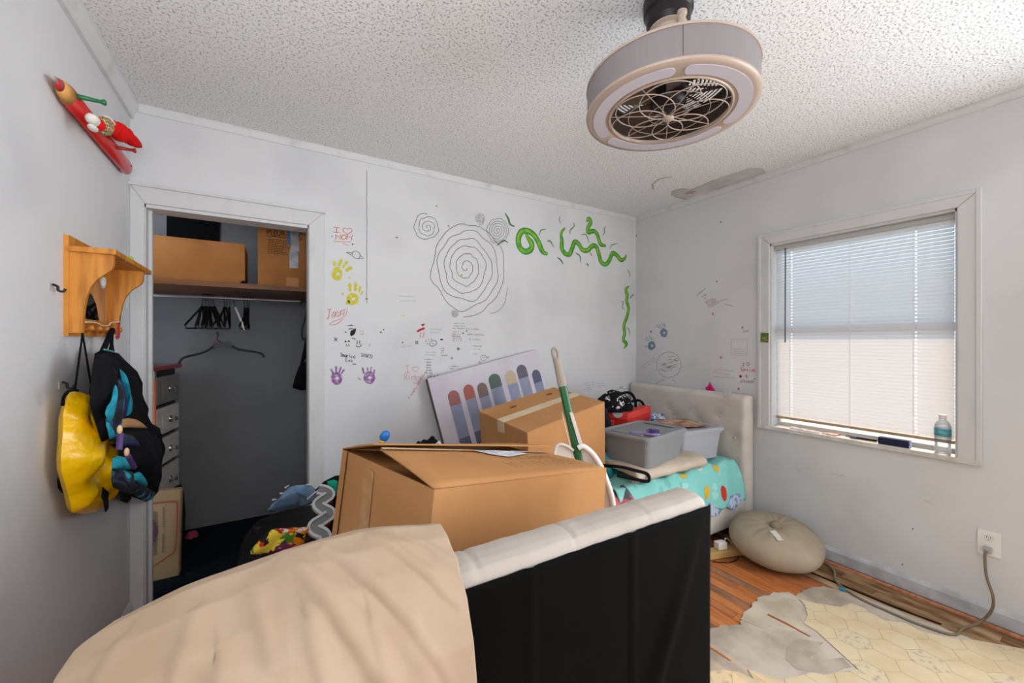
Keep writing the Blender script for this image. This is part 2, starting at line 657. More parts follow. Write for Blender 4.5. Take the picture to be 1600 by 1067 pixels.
# baseboard along the window wall
bb = MB()
prof = [(0, 0.004), (0.016, 0.004), (0.016, 0.062), (0.011, 0.072), (0.004, 0.082), (0, 0.082)]
bb.prism([(XR - u, YF, v) for u, v in prof], (0, YB - YF, 0))
structure(bb.make('baseboard_right', mat('baseboard_paint', 'c9cbcf', 0.5, 0.3, color2='aeb0b4', nscale=12)))
structure(MB().prism([(x, YB - u, v) for u, v in prof for x in (0.28,)], (XR - 0.3, 0, 0)).make('baseboard_back', TRIM))
structure(MB().prism([(XL + u, YF, v) for u, v in prof], (0, YB - YF - 0.02, 0)).make('baseboard_left', TRIM))

# ------------------------------------------------------------------ floor: boards, torn felt, sheet vinyl
floor = slab('floor', (XL - T, YF - T, -0.10), (XR + T, YB + 0.05, -0.012), mat('subfloor', '4a3524', 0.9, 0.1))
BOARDS = [mat('floorboard_a', 'c87a40', 0.42, 0.35, color2='ab5f30', nscale=5, stretch=(14, 1.1, 4), detail=6),
          mat('floorboard_b', 'd08448', 0.42, 0.35, color2='b56b38', nscale=5, stretch=(14, 1.3, 4), detail=6),
          mat('floorboard_c', 'bf7444', 0.45, 0.3, color2='935a38', nscale=4, stretch=(9, 1.4, 4), detail=6)]
BOARDS.append(mat('floorboard_worn', 'a97452', 0.6, 0.2, color2='7d5a48', nscale=4, stretch=(7, 1.6, 4), detail=7))
OLDB = [mat('floorboard_rotten', '9a7654', 0.85, 0.1, color2='5a402a', nscale=5, stretch=(7, 1.0, 4), detail=8),
        mat('floorboard_rotten_b', 'b89a76', 0.85, 0.1, color2='6b4a30', nscale=4, stretch=(6, 1.1, 4), detail=8)]
rng = random.Random(11)
x = 1.42
bw = 0.0572
while x < XR - 0.02:
    y = 0.05 + rng.uniform(-0.5, 0)
    while y < 1.9:
        ln = rng.uniform(0.45, 1.1)
        y1 = min(y + ln, 2.0)
        if y1 > 0.0:
            old = x > 2.56
            m = rng.choice(OLDB) if old else rng.choice(BOARDS)
            if 2.36 < x <= 2.56:
                m = BOARDS[2]
            z = -0.002 + rng.uniform(-0.0012, 0.0006)
            MB().box((x + 0.0008, max(y, -0.2), -0.012), (min(x + bw - 0.0008, XR), y1 - 0.0015, z)).make('floorboard', m, floor)
        y = y1
    x += bw
# plain boards where the furniture hides them: one sheet
MB().box((XL, YF, -0.012), (1.42, YB, -0.003)).make('floorboard_sheet', BOARDS[0], floor)
MB().box((1.42, 2.0, -0.012), (XR, YB, -0.003)).make('floorboard_sheet', BOARDS[1], floor)
MB().box((1.42, YF, -0.012), (XR, -0.2, -0.003)).make('floorboard_sheet', BOARDS[1], floor)
# wooden tack strip and dark gap by the wall
MB().box((2.827, YF, -0.006), (2.849, YB, 0.006)).make('tack_strip', mat('tack_strip_wood', 'd4956f', 0.6, 0.2, color2='bb7453', nscale=20, stretch=(1, 2, 1)), floor)
MB().box((2.849, YF, -0.006), (2.864, YB, 0.001)).make('dark_gap', mat('gap_dirt', '26211d', 0.95, 0.05, color2='6c675f', nscale=40), floor)
# two split dark gaps beside the strip
MB().prism([(2.622, 1.09, 0.0), (2.632, 1.09, 0.0), (2.652, 0.66, 0.0), (2.668, 0.57, 0.0), (2.655, 0.57, 0.0), (2.630, 0.72, 0.0)], (0, 0, 0.0012)).make(
    'floor_split', mat('split_dark', '2a180e', 0.9, 0.05), floor)


def jag(pts, amp, step, seed):
    r = random.Random(seed)
    out = []
    for i in range(len(pts)):
        a, b = Vector(pts[i]), Vector(pts[(i + 1) % len(pts)])
        k = max(1, int((b - a).length / step))
        for q in range(k):
            p = a.lerp(b, q / k)
            if q:
                p = p + Vector((r.uniform(-amp, amp), r.uniform(-amp, amp)))
            out.append((p.x, p.y))
    return out


FELT = mat('felt_backing', 'c6baac', 0.9, 0.1, color2='a19384', nscale=5, lo=0.38, hi=0.62, detail=7, bump=0.1, bscale=90)
FELT2 = mat('felt_backing_brown', 'b5a794', 0.9, 0.1, color2='cdc1ae', nscale=7, lo=0.4, hi=0.66, detail=7)
felt_edge = [(1.50, 1.05), (1.60, 1.10), (1.696, 1.102), (1.782, 1.096), (1.865, 1.046), (1.885, 1.063), (2.005, 1.082), (2.07, 1.108), (2.178, 1.107),
             (2.271, 1.08), (2.321, 1.056), (2.317, 1.017), (2.44, 1.015), (2.533, 0.985), (2.575, 0.936), (2.60, 0.884), (2.61, 0.75), (2.62, 0.62), (2.66, 0.45)]
felt = jag(felt_edge + [(2.5, 0.4), (2.2, 0.5), (1.5, 0.6), (1.3, 0.9)], 0.010, 0.028, 5)
MB().prism([(x, y, -0.0015) for x, y in felt], (0, 0, 0.0025)).make('felt_layer', FELT, floor)
patch = jag([(1.90, 1.07), (2.06, 1.10), (2.20, 1.09), (2.28, 1.06), (2.285, 0.99), (2.25, 0.96), (2.13, 0.91), (2.09, 0.86), (2.03, 0.90), (1.97, 0.97), (1.92, 0.99)], 0.008, 0.03, 9)
MB().prism([(x, y, 0.001) for x, y in patch], (0, 0, 0.0012)).make('felt_layer', FELT2, floor)
patch = jag([(1.90, 0.79), (2.03, 0.72), (2.0, 0.68), (1.93, 0.70), (1.86, 0.735), (1.80, 0.79), (1.82, 0.84), (1.90, 0.87), (2.0, 0.86), (2.06, 0.80)], 0.006, 0.03, 4)
MB().prism([(x, y, 0.001) for x, y in patch], (0, 0, 0.001)).make('felt_layer', mat('felt_backing_dark', 'a09184', 0.9, 0.1, color2='b8aa9c', nscale=9, detail=6), floor)
# bare board showing through a tear in the felt
MB().prism([(x, y, 0.001) for x, y in [(2.035, 1.02), (2.05, 1.02), (2.058, 0.94), (2.054, 0.845), (2.047, 0.85), (2.042, 0.93)]], (0, 0, 0.0016)).make('bare_board', BOARDS[2], floor)
MB().prism([(x, y, 0.001) for x, y in [(1.607, 1.05), (1.616, 1.045), (1.622, 0.95), (1.614, 0.95)]], (0, 0, 0.0016)).make('bare_board', BOARDS[0], floor)

VINYL = mat('sheet_vinyl', 'd9c6a4', 0.35, 0.4, color2='cdb58c', nscale=9, lo=0.4, hi=0.7, detail=4)
VINYL2 = mat('sheet_vinyl_motif', 'd5c3a2', 0.35, 0.4, color2='a8a18c', nscale=48, lo=0.52, hi=0.68, detail=3)
GROUT = mat('vinyl_groove', 'b79f6e', 0.6, 0.2)
vin = [(2.492, 0.799), (2.487, 0.846), (2.405, 0.862), (2.333, 0.939), (2.303, 0.997), (2.267, 0.957), (2.195, 0.916), (2.12, 0.902), (2.113, 0.85), (2.081, 0.791),
       (2.04, 0.719), (2.014, 0.675), (2.007, 0.66), (1.932, 0.693), (1.86, 0.719), (1.832, 0.75), (1.785, 0.764), (1.701, 0.791), (1.675, 0.824), (1.648, 0.861),
       (1.629, 0.889), (1.605, 0.852), (1.588, 0.9), (1.546, 0.936), (1.486, 0.965), (1.30, 1.0), (0.95, 0.98), (0.95, -1.2), (2.83, -1.2), (2.80, 0.30),
       (2.742, 0.343), (2.658, 0.443), (2.605, 0.491), (2.57, 0.522), (2.514, 0.595), (2.523, 0.659), (2.466, 0.713), (2.478, 0.76)]
MB().prism([(x, y, 0.001) for x, y in vin], (0, 0, 0.0022)).make('vinyl_sheet', GROUT, floor)


def clip(subject, hexagon):
    out = subject
    for i in range(len(hexagon)):
        a, b = hexagon[i], hexagon[(i + 1) % len(hexagon)]
        inp, out = out, []
        if not inp:
            return []
        f = lambda p: (b[0] - a[0]) * (p[1] - a[1]) - (b[1] - a[1]) * (p[0] - a[0])
        for j in range(len(inp)):
            p, q = inp[j], inp[(j + 1) % len(inp)]
            fp, fq = f(p), f(q)
            if fp >= 0:
                out.append(p)
            if (fp >= 0) != (fq >= 0):
                t = fp / (fp - fq)
                out.append((p[0] + t * (q[0] - p[0]), p[1] + t * (q[1] - p[1])))
    return out


px_, py_ = 0.1135, 0.1045
for r in range(-6, 6):
    for c in range(-14, 6):
        cx = 2.306 + c * px_ + (px_ / 2 if r % 2 else 0)
        cy = 0.533 + r * py_
        if cx < 1.35 or cx > 2.86 or cy < -0.05 or cy > 1.05:
            continue
        hx = []
        for k in range(6):
            a = PI / 6 + k * PI / 3
            R = 0.0655
            hx.append((cx + R * math.cos(a) * 0.985, cy + R * math.sin(a) * 1.045))
        pg = clip(vin, hx)
        if len(pg) < 3:
            continue
        ar = 0.5 * sum(pg[i][0] * pg[(i + 1) % len(pg)][1] - pg[(i + 1) % len(pg)][0] * pg[i][1] for i in range(len(pg)))
        if abs(ar) < 0.0004:
            continue
        MB().prism([(x, y, 0.003) for x, y in pg], (0, 0, 0.001)).make('vinyl_tile', VINYL2 if (r + 2 * c) % 5 == 0 else VINYL, floor)

# ------------------------------------------------------------------ window
win = structure(thing('window_1', 'x', 'x', (XR, 0.99, WZ0)))
for k in ('label', 'category'):
    del win[k]
GL = clear_mat('window_glass', 'f4fbff', 0.08)
oz0, oz1, oy0, oy1 = 0.742, 2.026, 0.482, 1.490


def wcasing(c8, name='casing'):
    return MB().hexa(c8).make(name, CASE, win, bevel=0.005)


d0 = XR - 0.018
wcasing([(XR, oy0, oz0), (d0, oy0, oz0), (d0, WY0 + 0.004, oz0), (XR, WY0 + 0.004, oz0), (XR, oy0, oz1), (d0, oy0, oz1), (d0, WY0 + 0.004, WZ1), (XR, WY0 + 0.004, WZ1)])
wcasing([(XR, WY1 - 0.004, oz0), (d0, WY1 - 0.004, oz0), (d0, oy1, oz0), (XR, oy1, oz0), (XR, WY1 - 0.004, WZ1), (d0, WY1 - 0.004, WZ1), (d0, oy1, oz1), (XR, oy1, oz1)])
wcasing([(XR, WY0 + 0.004, WZ1), (d0, WY0 + 0.004, WZ1), (d0, WY1 - 0.004, WZ1), (XR, WY1 - 0.004, WZ1), (XR, oy0, oz1), (d0, oy0, oz1), (d0, oy1, oz1), (XR, oy1, oz1)])
# raised outer bands of the casing
for lo, hi in (((XR - 0.022, oy0 - 0.002, oz0), (XR - 0.002, oy0 + 0.018, oz1 + 0.002)), ((XR - 0.022, oy1 - 0.018, oz0), (XR - 0.002, oy1 + 0.002, oz1 + 0.002)),
               ((XR - 0.022, oy0 + 0.018, oz1 - 0.016), (XR - 0.002, oy1 - 0.018, oz1 + 0.002))):
    MB().box(lo, hi).make('back_band', CASE, win, bevel=0.003)
for lo, hi in (((XR - 0.004, WY0 - 0.0, WZ0), (XR + 0.13, WY0 + 0.012, WZ1)), ((XR - 0.004, WY1 - 0.012, WZ0), (XR + 0.13, WY1, WZ1)), ((XR - 0.004, WY0, WZ1 - 0.012), (XR + 0.13, WY1, WZ1))):
    MB().box(lo, hi).make('jamb', CASE, win)
MB().box((XR - 0.020, oy0 - 0.003, WZ0 - 0.026), (XR + 0.13, oy1 + 0.003, WZ0)).make('sill', mat('sill_paint', 'd8d6d3', 0.5, 0.3, color2='c3beb6', nscale=20), win, bevel=0.003)
SASH = mat('sash_paint', 'dcdad6', 0.5, 0.3)
sx0, sx1 = XR + 0.085, XR + 0.115
for nm, lo, hi in (('sash_rail', (sx0, WY0, WZ0), (sx1, WY1, WZ0 + 0.022)), ('sash_rail', (sx0, WY0, 1.36), (sx1, WY1, 1.40)), ('sash_rail', (sx0, WY0, WZ1 - 0.05), (sx1, WY1, WZ1)),
                   ('sash_stile', (sx0, WY0 + 0.012, WZ0 + 0.022), (sx1, WY0 + 0.022, WZ1)), ('sash_stile', (sx0, WY1 - 0.022, WZ0 + 0.022), (sx1, WY1 - 0.012, WZ1))):
    MB().box(lo, hi).make(nm, SASH, win)
MB().box((sx0 + 0.012, WY0 + 0.022, WZ0 + 0.022), (sx0 + 0.015, WY1 - 0.022, 1.36)).make('pane', GL, win)
MB().box((sx0 + 0.018, WY0 + 0.022, 1.40), (sx0 + 0.021, WY1 - 0.022, WZ1 - 0.05)).make('pane', GL, win)
# outside: unseen roof overhang, sized to shade the upper sash, and pale ground
structure(MB().box((XR + 0.13, -1.5, 2.32), (XR + 1.60, 3.6, 2.40)).make('eave', mat('soffit', 'c9c9c6', 0.8, 0.1)))
structure(MB().box((XR + 0.13, -6, -0.5), (XR + 9, 8, -0.4)).make('ground_outside', mat('dry_ground', 'ddd3c2', 0.9, 0.1, color2='cbbd9f', nscale=3)))

# blinds
bl = thing('window_blind', 'closed white slatted mini blind glowing with daylight in the window', 'blind', (XR + 0.05, 0.99, 0.79))
SLAT = mat('slat_vinyl', 'dcdcde', 0.5, 0.3, trans=0.42)
BY0, BY1 = 0.580, 1.402
bx = XR + 0.048
sl = MB()
prof = []
for q in (-1, -0.33, 0.33, 1):
    prof.append((q * 0.0125, 0.0026 * (1 - q * q)))
ta = math.radians(56)
pr = [(u * math.cos(ta) - v * math.sin(ta), u * math.sin(ta) + v * math.cos(ta)) for u, v in prof]
zt = 1.905
base_slat = None
nsl = 56
zb = 0.826
for i in range(nsl):
    z = zb + (zt - zb) * i / (nsl - 1)
    if base_slat is None:
        b = MB()
        ys = (BY0, 0.7165, 0.7235, 1.3065, 1.3135, BY1)
        b.add([(bx + a, yy, z + c) for yy in ys for a, c in pr], [(4 * q + k, 4 * q + k + 1, 4 * q + k + 5, 4 * q + k + 4) for q in range(5) for k in range(3) if not (k == 1 and q in (1, 3))])
        base_slat = b.make('slat', SLAT, bl, smooth=True)
    else:
        c = base_slat.copy()
        COL.objects.link(c)
        c.location.z = z - zb
MB().box((bx - 0.018, BY0 - 0.004, 1.918), (bx + 0.018, BY1 + 0.004, 1.944)).make('headrail', mat('headrail_metal', 'b9bab9', 0.4, 0.4), bl, bevel=0.002)
MB().box((bx - 0.012, BY0, 0.796), (bx + 0.012, BY1, 0.812)).make('bottom_rail', mat('bottom_rail_vinyl', 'b9a68e', 0.5, 0.3, trans=0.25), bl, bevel=0.002)
for yy in (0.728, 1.00, 1.318):
    MB().box((bx - 0.0135, yy - 0.0012, 0.81), (bx - 0.0125, yy + 0.0012, 1.92)).make('ladder_cord', WHITE_PL, bl)
MB().tube([(bx - 0.026, 1.337, 1.92), (bx - 0.026, 1.339, 1.30)], 0.004, 6).make('tilt_wand', mat('wand_grey', '55565a', 0.3, 0.5), bl)

# ------------------------------------------------------------------ ceiling fan
FX, FY, FZ = 1.119, 0.866, 2.05
fan = thing('ceiling_fan', 'round drum ceiling fan with beige rims and a wire flower grille', 'fan', (FX, FY, FZ))
BRZ = mat('fan_beige_metal', 'b09e90', 0.4, 0.4, metal=0.1)
SHADE = mat('fan_drum_shade', '827b7b', 0.5, 0.3)
DIFF = mat('fan_light_diffuser', 'b9b4bd', 0.45, 0.3)
DKB = mat('fan_dark_bronze', '1c1516', 0.4, 0.3)
INNER = mat('fan_inner_dark', '3a2d24', 0.5, 0.3)
fc = (FX, FY, 0)
R = 0.26
MB().lathe([(R - 0.006, FZ + 0.008), (R, FZ + 0.008), (R, FZ + 0.096), (R - 0.006, FZ + 0.096)], fc, 96, caps=False).make('drum_shade', SHADE, fan, smooth=False)
MB().lathe([(R - 0.012, FZ + 0.094), (R + 0.003, FZ + 0.094), (R + 0.003, FZ + 0.101), (R - 0.012, FZ + 0.101), (R - 0.012, FZ + 0.094)], fc, 96, caps=False).make('top_rim', BRZ, fan)
MB().lathe([(0.186, FZ + 0.004), (0.19, FZ), (0.247, FZ), (R + 0.002, FZ + 0.002), (R + 0.004, FZ + 0.010), (R - 0.004, FZ + 0.012), (0.186, FZ + 0.012)], fc, 96, caps=False).make('bottom_rim', BRZ, fan, smooth=True)
MB().lathe([(0.182, FZ + 0.006), (0.184, FZ - 0.003), (0.190, FZ - 0.004), (0.192, FZ + 0.004)], fc, 80, caps=False).make('grille_ring', BRZ, fan, smooth=True)
MB().lathe([(0.187, FZ + 0.006), (0.192, FZ + 0.09)], fc, 64, caps=False).make('inner_housing', INNER, fan)
gap0 = math.atan2(*(at(1063, 108, 'z', FZ) - Vector((FX, FY, FZ))).yx)
SA = math.atan2(*(at(1066, 70, 'z', FZ + 0.05) - Vector((FX, FY, FZ))).yx)
for k in range(3):
    a0 = gap0 + k * 2 * PI / 3 + 0.14
    a1 = gap0 + (k + 1) * 2 * PI / 3 - 0.14
    pts = []
    n = 40
    r0, r1 = 0.201, 0.240
    rm, rr = (r0 + r1) / 2, (r1 - r0) / 2
    for q in range(n + 1):
        a = a0 + (a1 - a0) * q / n
        pts.append((r1, a))
    for q in range(1, 6):
        t = q / 6 * PI
        pts.append((rm + rr * math.cos(t), a1 + rr * math.sin(t) / rm))
    for q in range(n + 1):
        a = a1 + (a0 - a1) * q / n
        pts.append((r0, a))
    for q in range(1, 6):
        t = q / 6 * PI
        pts.append((rm - rr * math.cos(t), a0 - rr * math.sin(t) / rm))
    MB().prism([(FX + r * math.cos(a), FY + r * math.sin(a), FZ - 0.0022) for r, a in pts], (0, 0, 0.004)).make('light_panel', DIFF, fan, label='pale lilac light panel')
MB().tube([(FX + (R + 0.0004) * math.cos(SA), FY + (R + 0.0004) * math.sin(SA), FZ + 0.010), (FX + (R + 0.0004) * math.cos(SA), FY + (R + 0.0004) * math.sin(SA), FZ + 0.095)], 0.0007, 5).make('drum_seam', INNER, fan)
# wire flower
for k in range(7):
    a = k * 2 * PI / 7 + 0.25
    loop = []
    for q in range(40):
        t = 2 * PI * q / 40
        lx = 0.0915 - 0.0915 * math.cos(t)
        ly = 0.088 * math.sin(t)
        loop.append((FX + lx * math.cos(a) - ly * math.sin(a), FY + lx * math.sin(a) + ly * math.cos(a), FZ - 0.004 - 0.010 * (1 - lx / 0.19)))
    MB().tube(loop, 0.0017, 6, closed=True).make('grille_petal', BRZ, fan, smooth=True)
    MB().tube([(FX, FY, FZ - 0.006), (FX + 0.186 * math.cos(a + 0.45), FY + 0.186 * math.sin(a + 0.45), FZ + 0.001)], 0.0012, 5).make('grille_spoke', BRZ, fan)
for rr in (0.06, 0.125):
    MB().tube([(FX + rr * math.cos(t * PI / 24), FY + rr * math.sin(t * PI / 24), FZ + 0.0) for t in range(48)], 0.0011, 5, closed=True).make('grille_hoop', BRZ, fan)
MB().lathe([(0.001, FZ - 0.018), (0.018, FZ - 0.017), (0.019, FZ - 0.012), (0.010, FZ - 0.006)], fc, 24).make('grille_boss', BRZ, fan, smooth=True)
# upper guard of concentric rods, motor and blades
for k in range(11):
    rr = 0.06 + 0.0125 * k
    MB().tube([(FX + rr * math.cos(t * PI / 24), FY + rr * math.sin(t * PI / 24), FZ + 0.09) for t in range(48)], 0.0026, 4, closed=True).make('guard_hoop', INNER, fan)
for k in range(12):
    a = k * PI / 6
    MB().obox((FX + 0.125 * math.cos(a), FY + 0.125 * math.sin(a), FZ + 0.092), (0.13, 0.005, 0.004), Matrix.Rotation(a, 3, 'Z')).make('guard_spoke', INNER, fan)
MB().lathe([(0.225, FZ + 0.088), (0.250, FZ + 0.088), (0.250, FZ + 0.095), (0.19, FZ + 0.095), (0.19, FZ + 0.088)], fc, 48, caps=False).make('guard_plate', INNER, fan)
MB().lathe([(0.030, FZ + 0.02), (0.055, FZ + 0.03), (0.058, FZ + 0.075), (0.045, FZ + 0.10)], fc, 32).make('motor', DKB, fan, smooth=True)
for k in range(5):
    a = k * 2 * PI / 5 + 0.3
    rot = Matrix.Rotation(a, 3, 'Z') @ Matrix.Rotation(math.radians(24), 3, 'X')
    b = MB()
    pts = [(0.05, -0.022, 0), (0.10, -0.036, 0), (0.165, -0.042, 0), (0.178, -0.01, 0), (0.172, 0.03, 0), (0.11, 0.032, 0), (0.05, 0.02, 0)]
    b.prism([rot @ Vector(p) + Vector((FX, FY, FZ + 0.05)) for p in pts], (0, 0, 0.003))
    b.make('fan_blade', mat('fan_blade_smoke', '4a3d33', 0.35, 0.4), fan)
MB().lathe([(0.070, ZC), (0.072, ZC - 0.012), (0.078, ZC - 0.02), (0.077, ZC - 0.06), (0.070, ZC - 0.068), (0.068, ZC - 0.095), (0.060, ZC - 0.112)], fc, 48).make('canopy', DKB, fan, smooth=False)
MB().lathe([(0.060, ZC - 0.111), (0.062, ZC - 0.116), (0.052, ZC - 0.122), (0.050, ZC - 0.20), (0.07, FZ + 0.10)], fc, 40).make('neck_plate', BRZ, fan, smooth=False)
sp = at(1065, 20, 'z', 2.335)
MB().lathe([(0.016, 2.15), (0.014, 2.20), (0.0125, 2.325), (0.016, 2.328), (0.016, 2.338), (0.010, 2.343)], (sp.x, sp.y, 0), 20).make('downrod', BRZ, fan, smooth=False)

# ------------------------------------------------------------------ drawings on the walls
BN = (0, -1, 0)
RN = (-1, 0, 0)


def back(p, e=0.0008):
    return at(p[0], p[1], 'y', YB - e)


def right(p, e=0.0008):
    return at(p[0], p[1], 'x', XR - e)


def smooth_path(pts, k=6):
    """Catmull-Rom through the points"""
    out = []
    n = len(pts)
    for i in range(n - 1):
        p0, p1, p2, p3 = pts[max(i - 1, 0)], pts[i], pts[i + 1], pts[min(i + 2, n - 1)]
        for q in range(k):
            t = q / k
            out.append(tuple(0.5 * ((2 * p1[d]) + (-p0[d] + p2[d]) * t + (2 * p0[d] - 5 * p1[d] + 4 * p2[d] - p3[d]) * t * t +
                                    (-p0[d] + 3 * p1[d] - 3 * p2[d] + p3[d]) * t ** 3) for d in range(len(p1))))
    out.append(pts[-1])
    return out


def spiral(cx, cy, rx, ry, turns, wob, seed, w, ink, name='spiral_drawing', start=0.0, ox=0, oy=0):
    r = random.Random(seed)
    off = r.uniform(0, 50)
    pts = []
    n = int(turns * 44)
    for i in range(n + 1):
        t = i / n
        a = 2 * PI * turns * t + start
        k = 0.03 + 0.97 * t
        k *= 1 + wob * noise.noise(Vector((math.cos(a) * 2.2, math.sin(a) * 2.2, off + t * turns * 1.3))) + wob * 0.35 * noise.noise(Vector((i * 0.45, off, 0)))
        pts.append(back((cx + ox * t + rx * k * math.cos(a), cy + oy * t + ry * k * math.sin(a))))
    return MB().ribbon(pts, w, BN).make(name, ink, wall_back)


spiral(728, 418, 61, 75, 6.2, 0.13, 2, 0.0034, INK, start=0.4, ox=1, oy=1)
spiral(668, 355, 22, 22, 3.4, 0.16, 5, 0.0030, INK, start=2.2)
spiral(777, 360, 19, 21, 5.2, 0.10, 7, 0.0028, INK, start=1.0)
spiral(750, 342, 8, 9, 4.2, 0.12, 8, 0.0022, INK, start=0.5)
spiral(711, 490, 5.5, 6, 3.6, 0.12, 9, 0.0022, INK, start=0.5)
MB().ribbon([back(p) for p in smooth_path([(793, 449), (791, 462), (787, 476), (778, 486), (766, 490)])], 0.0028, BN).make('pencil_line', INK, wall_back)

GLY = {'A': '00 26 40/12 32', 'B': '00 06 36 44 33 03/33 42 40 00', 'C': '45 26 04 02 20 41', 'D': '00 06 26 44 42 20 00', 'E': '46 06 00 40/03 33', 'F': '46 06 00/03 33',
       'G': '45 26 04 02 20 41 43 23', 'H': '00 06/40 46/03 43', 'I': '06 46/26 20/00 40', 'J': '06 46/26 21 10 01', 'K': '00 06/46 03 40', 'L': '06 00 40', 'M': '00 06 23 46 40',
       'N': '00 06 40 46', 'O': '20 02 04 26 44 42 20', 'P': '00 06 36 44 33 03', 'Q': '20 02 04 26 44 42 20/22 40', 'R': '00 06 36 44 33 03/23 40', 'S': '45 26 05 14 33 42 20 01',
       'T': '06 46/26 20', 'U': '06 02 20 42 46', 'V': '06 20 46', 'W': '06 10 23 30 46', 'X': '00 46/06 40', 'Y': '06 23 46/23 20', 'Z': '06 46 00 40',
       'a': '43 24 02 10 31 43 40', 'c': '43 24 02 10 31', 'e': '02 42 34 14 02 10 40', 'h': '00 06/02 24 43 40', 'i': '20 24/26 25', 'k': '00 06/34 02 40', 'm': '00 04/03 14 22 20/22 34 43 40',
       'n': '00 04/03 24 43 40', 'o': '20 02 24 42 20', 'r': '00 04/02 24 33', 's': '43 14 03 32 20 01', 't': '26 21 40/04 44', 'v': '04 20 44', 'y': '04 12 43/44 41 10', 'l': '26 20', 'd': '43 24 02 10 31/46 40',
       'u': '04 01 20 41/44 40', 'b': '06 00 31 43 24 02', 'g': '43 24 02 11 42/44 40 1a', 'p': '04 00/03 24 43 31 02', 'w': '04 10 23 30 44', 'x': '00 44/04 40', 'f': '45 26 20/03 43', '-': '03 43', '/': '00 46', '.': '20 21',
       '1': '15 26 20/10 30', '0': '20 02 04 26 44 42 20', '2': '05 26 44 00 40', '3': '05 26 44 23 42 20 01', '9': '43 12 04 26 44 40', '&': '40 05 26 34 02 10 42', '<': '20 03 05 16 25 36 45 43 20', '*': '13 33/22 24/12 34', ' ': ''}


def strokes(text, o, u, v, gap=1.35):
    """strokes of a hand-written line in photograph pixels: origin o, letter width vector u, letter height vector v"""
    out = []
    k = 0.0
    for ch in text:
        for st in GLY.get(ch, '').split('/'):
            pr_ = st.split()
            if len(pr_) < 2:
                continue
            pl = []
            for q in pr_:
                a, b = int(q[0], 16) / 4, (int(q[1], 16) if q[1] != 'a' else -1.5) / 6
                pl.append((o[0] + u[0] * (k + a) + v[0] * b, o[1] + u[1] * (k + a) + v[1] * b))
            out.append(pl)
        k += gap
    return out


def scrawl_strokes(n, o, u, v, seed):
    """unreadable handwriting: n joined zigzag marks in word-sized groups"""
    r = random.Random(seed)
    out, cur, k = [], [], 0.0
    for i in range(n):
        if cur and r.random() < 0.18:
            out.append(cur)
            cur = []
            k += 0.7
        for q in range(3):
            a, b = k + q * 0.32 + r.uniform(-0.08, 0.08), (r.uniform(0.45, 1.0) if q % 2 else r.uniform(0.0, 0.3))
            cur.append((o[0] + u[0] * a + v[0] * b, o[1] + u[1] * a + v[1] * b))
        k += 1.0
    out.append(cur)
    return [c for c in out if len(c) > 1]


def scrawl(n, o, u, v, ink, where=None, wpx=0.5, name='handwriting'):
    where = where or back
    b = MB()
    for pl in scrawl_strokes(n, o, u, v, n * 7 + int(o[0] * 3 + o[1])):
        b.ribbon([where(p, 0.0008) for p in pl], wpx * 0.0050, BN if where is back else RN)
    return b.make(name, ink, wall_back if where is back else wall_right)


def write(text, o, u, v, ink, where=back, wpx=0.7, name='handwriting', gap=1.35, parent=None, e=0.0008):
    n = BN if where is back else RN
    b = MB()
    rr = random.Random(len(text) + int(o[0]))
    for pl in strokes(text, o, u, v, gap):
        pl = [(x + rr.uniform(-0.25, 0.25), y + rr.uniform(-0.25, 0.25)) for x, y in pl]
        b.ribbon([where(p, e) for p in pl], wpx * 0.0050, n)
    return b.make(name, ink, parent or (wall_back if where is back else wall_right))


def stroke_set(lines, w, ink, where=back, name='doodle', e=0.0008):
    b = MB()
    for l in lines:
        b.ribbon([where(p, e) for p in l], w, BN if where is back else RN)
    return b.make(name, ink, wall_back if where is back else wall_right)


def blob(c, rx, ry, ink, where=back, name='paint_dot', ang=0.0, e=0.0009, n=14):
    pts = []
    for k in range(n):
        a = 2 * PI * k / n
        x, y = rx * math.cos(a), ry * math.sin(a)
        pts.append(where((c[0] + x * math.cos(ang) - y * math.sin(ang), c[1] + x * math.sin(ang) + y * math.cos(ang)), e))
    return MB().poly(pts).make(name, ink, wall_back if where is back else wall_right)


def handprint(palm, pr_, fingers, ink, where=back, finger_ink=None):
    """palm ring with an unpainted hollow and finger streaks, as one print"""
    n = BN if where is back else RN
    b = MB()
    K = 28
    vs, fs = [], []
    for k in range(K):
        a = 2 * PI * k / K
        j = 1 + 0.12 * noise.noise(Vector((palm[0] + math.cos(a) * 1.7, palm[1] + math.sin(a) * 1.7, 0)))
        vs.append(where((palm[0] + pr_[0] * j * math.cos(a), palm[1] + pr_[1] * j * math.sin(a)), 0.0010))
        vs.append(where((palm[0] + 1 + pr_[0] * 0.32 * math.cos(a), palm[1] + pr_[1] * 0.25 * math.sin(a)), 0.0010))
    for k in range(K):
        l = (k + 1) % K
        fs.append((2 * k, 2 * l, 2 * l + 1, 2 * k + 1))
    b.add(vs, fs)
    for (x0, y0, x1, y1, wpx) in fingers:
        pts = [where((x0 + (x1 - x0) * t / 5, y0 + (y1 - y0) * t / 5), 0.0010) for t in range(6)]
        b.ribbon(pts, [wpx * 0.0048 * s for s in (0.55, 0.95, 0.7, 1.0, 1.0, 0.5)], n)
    return b.make('handprint', ink, wall_back if where is back else wall_right)


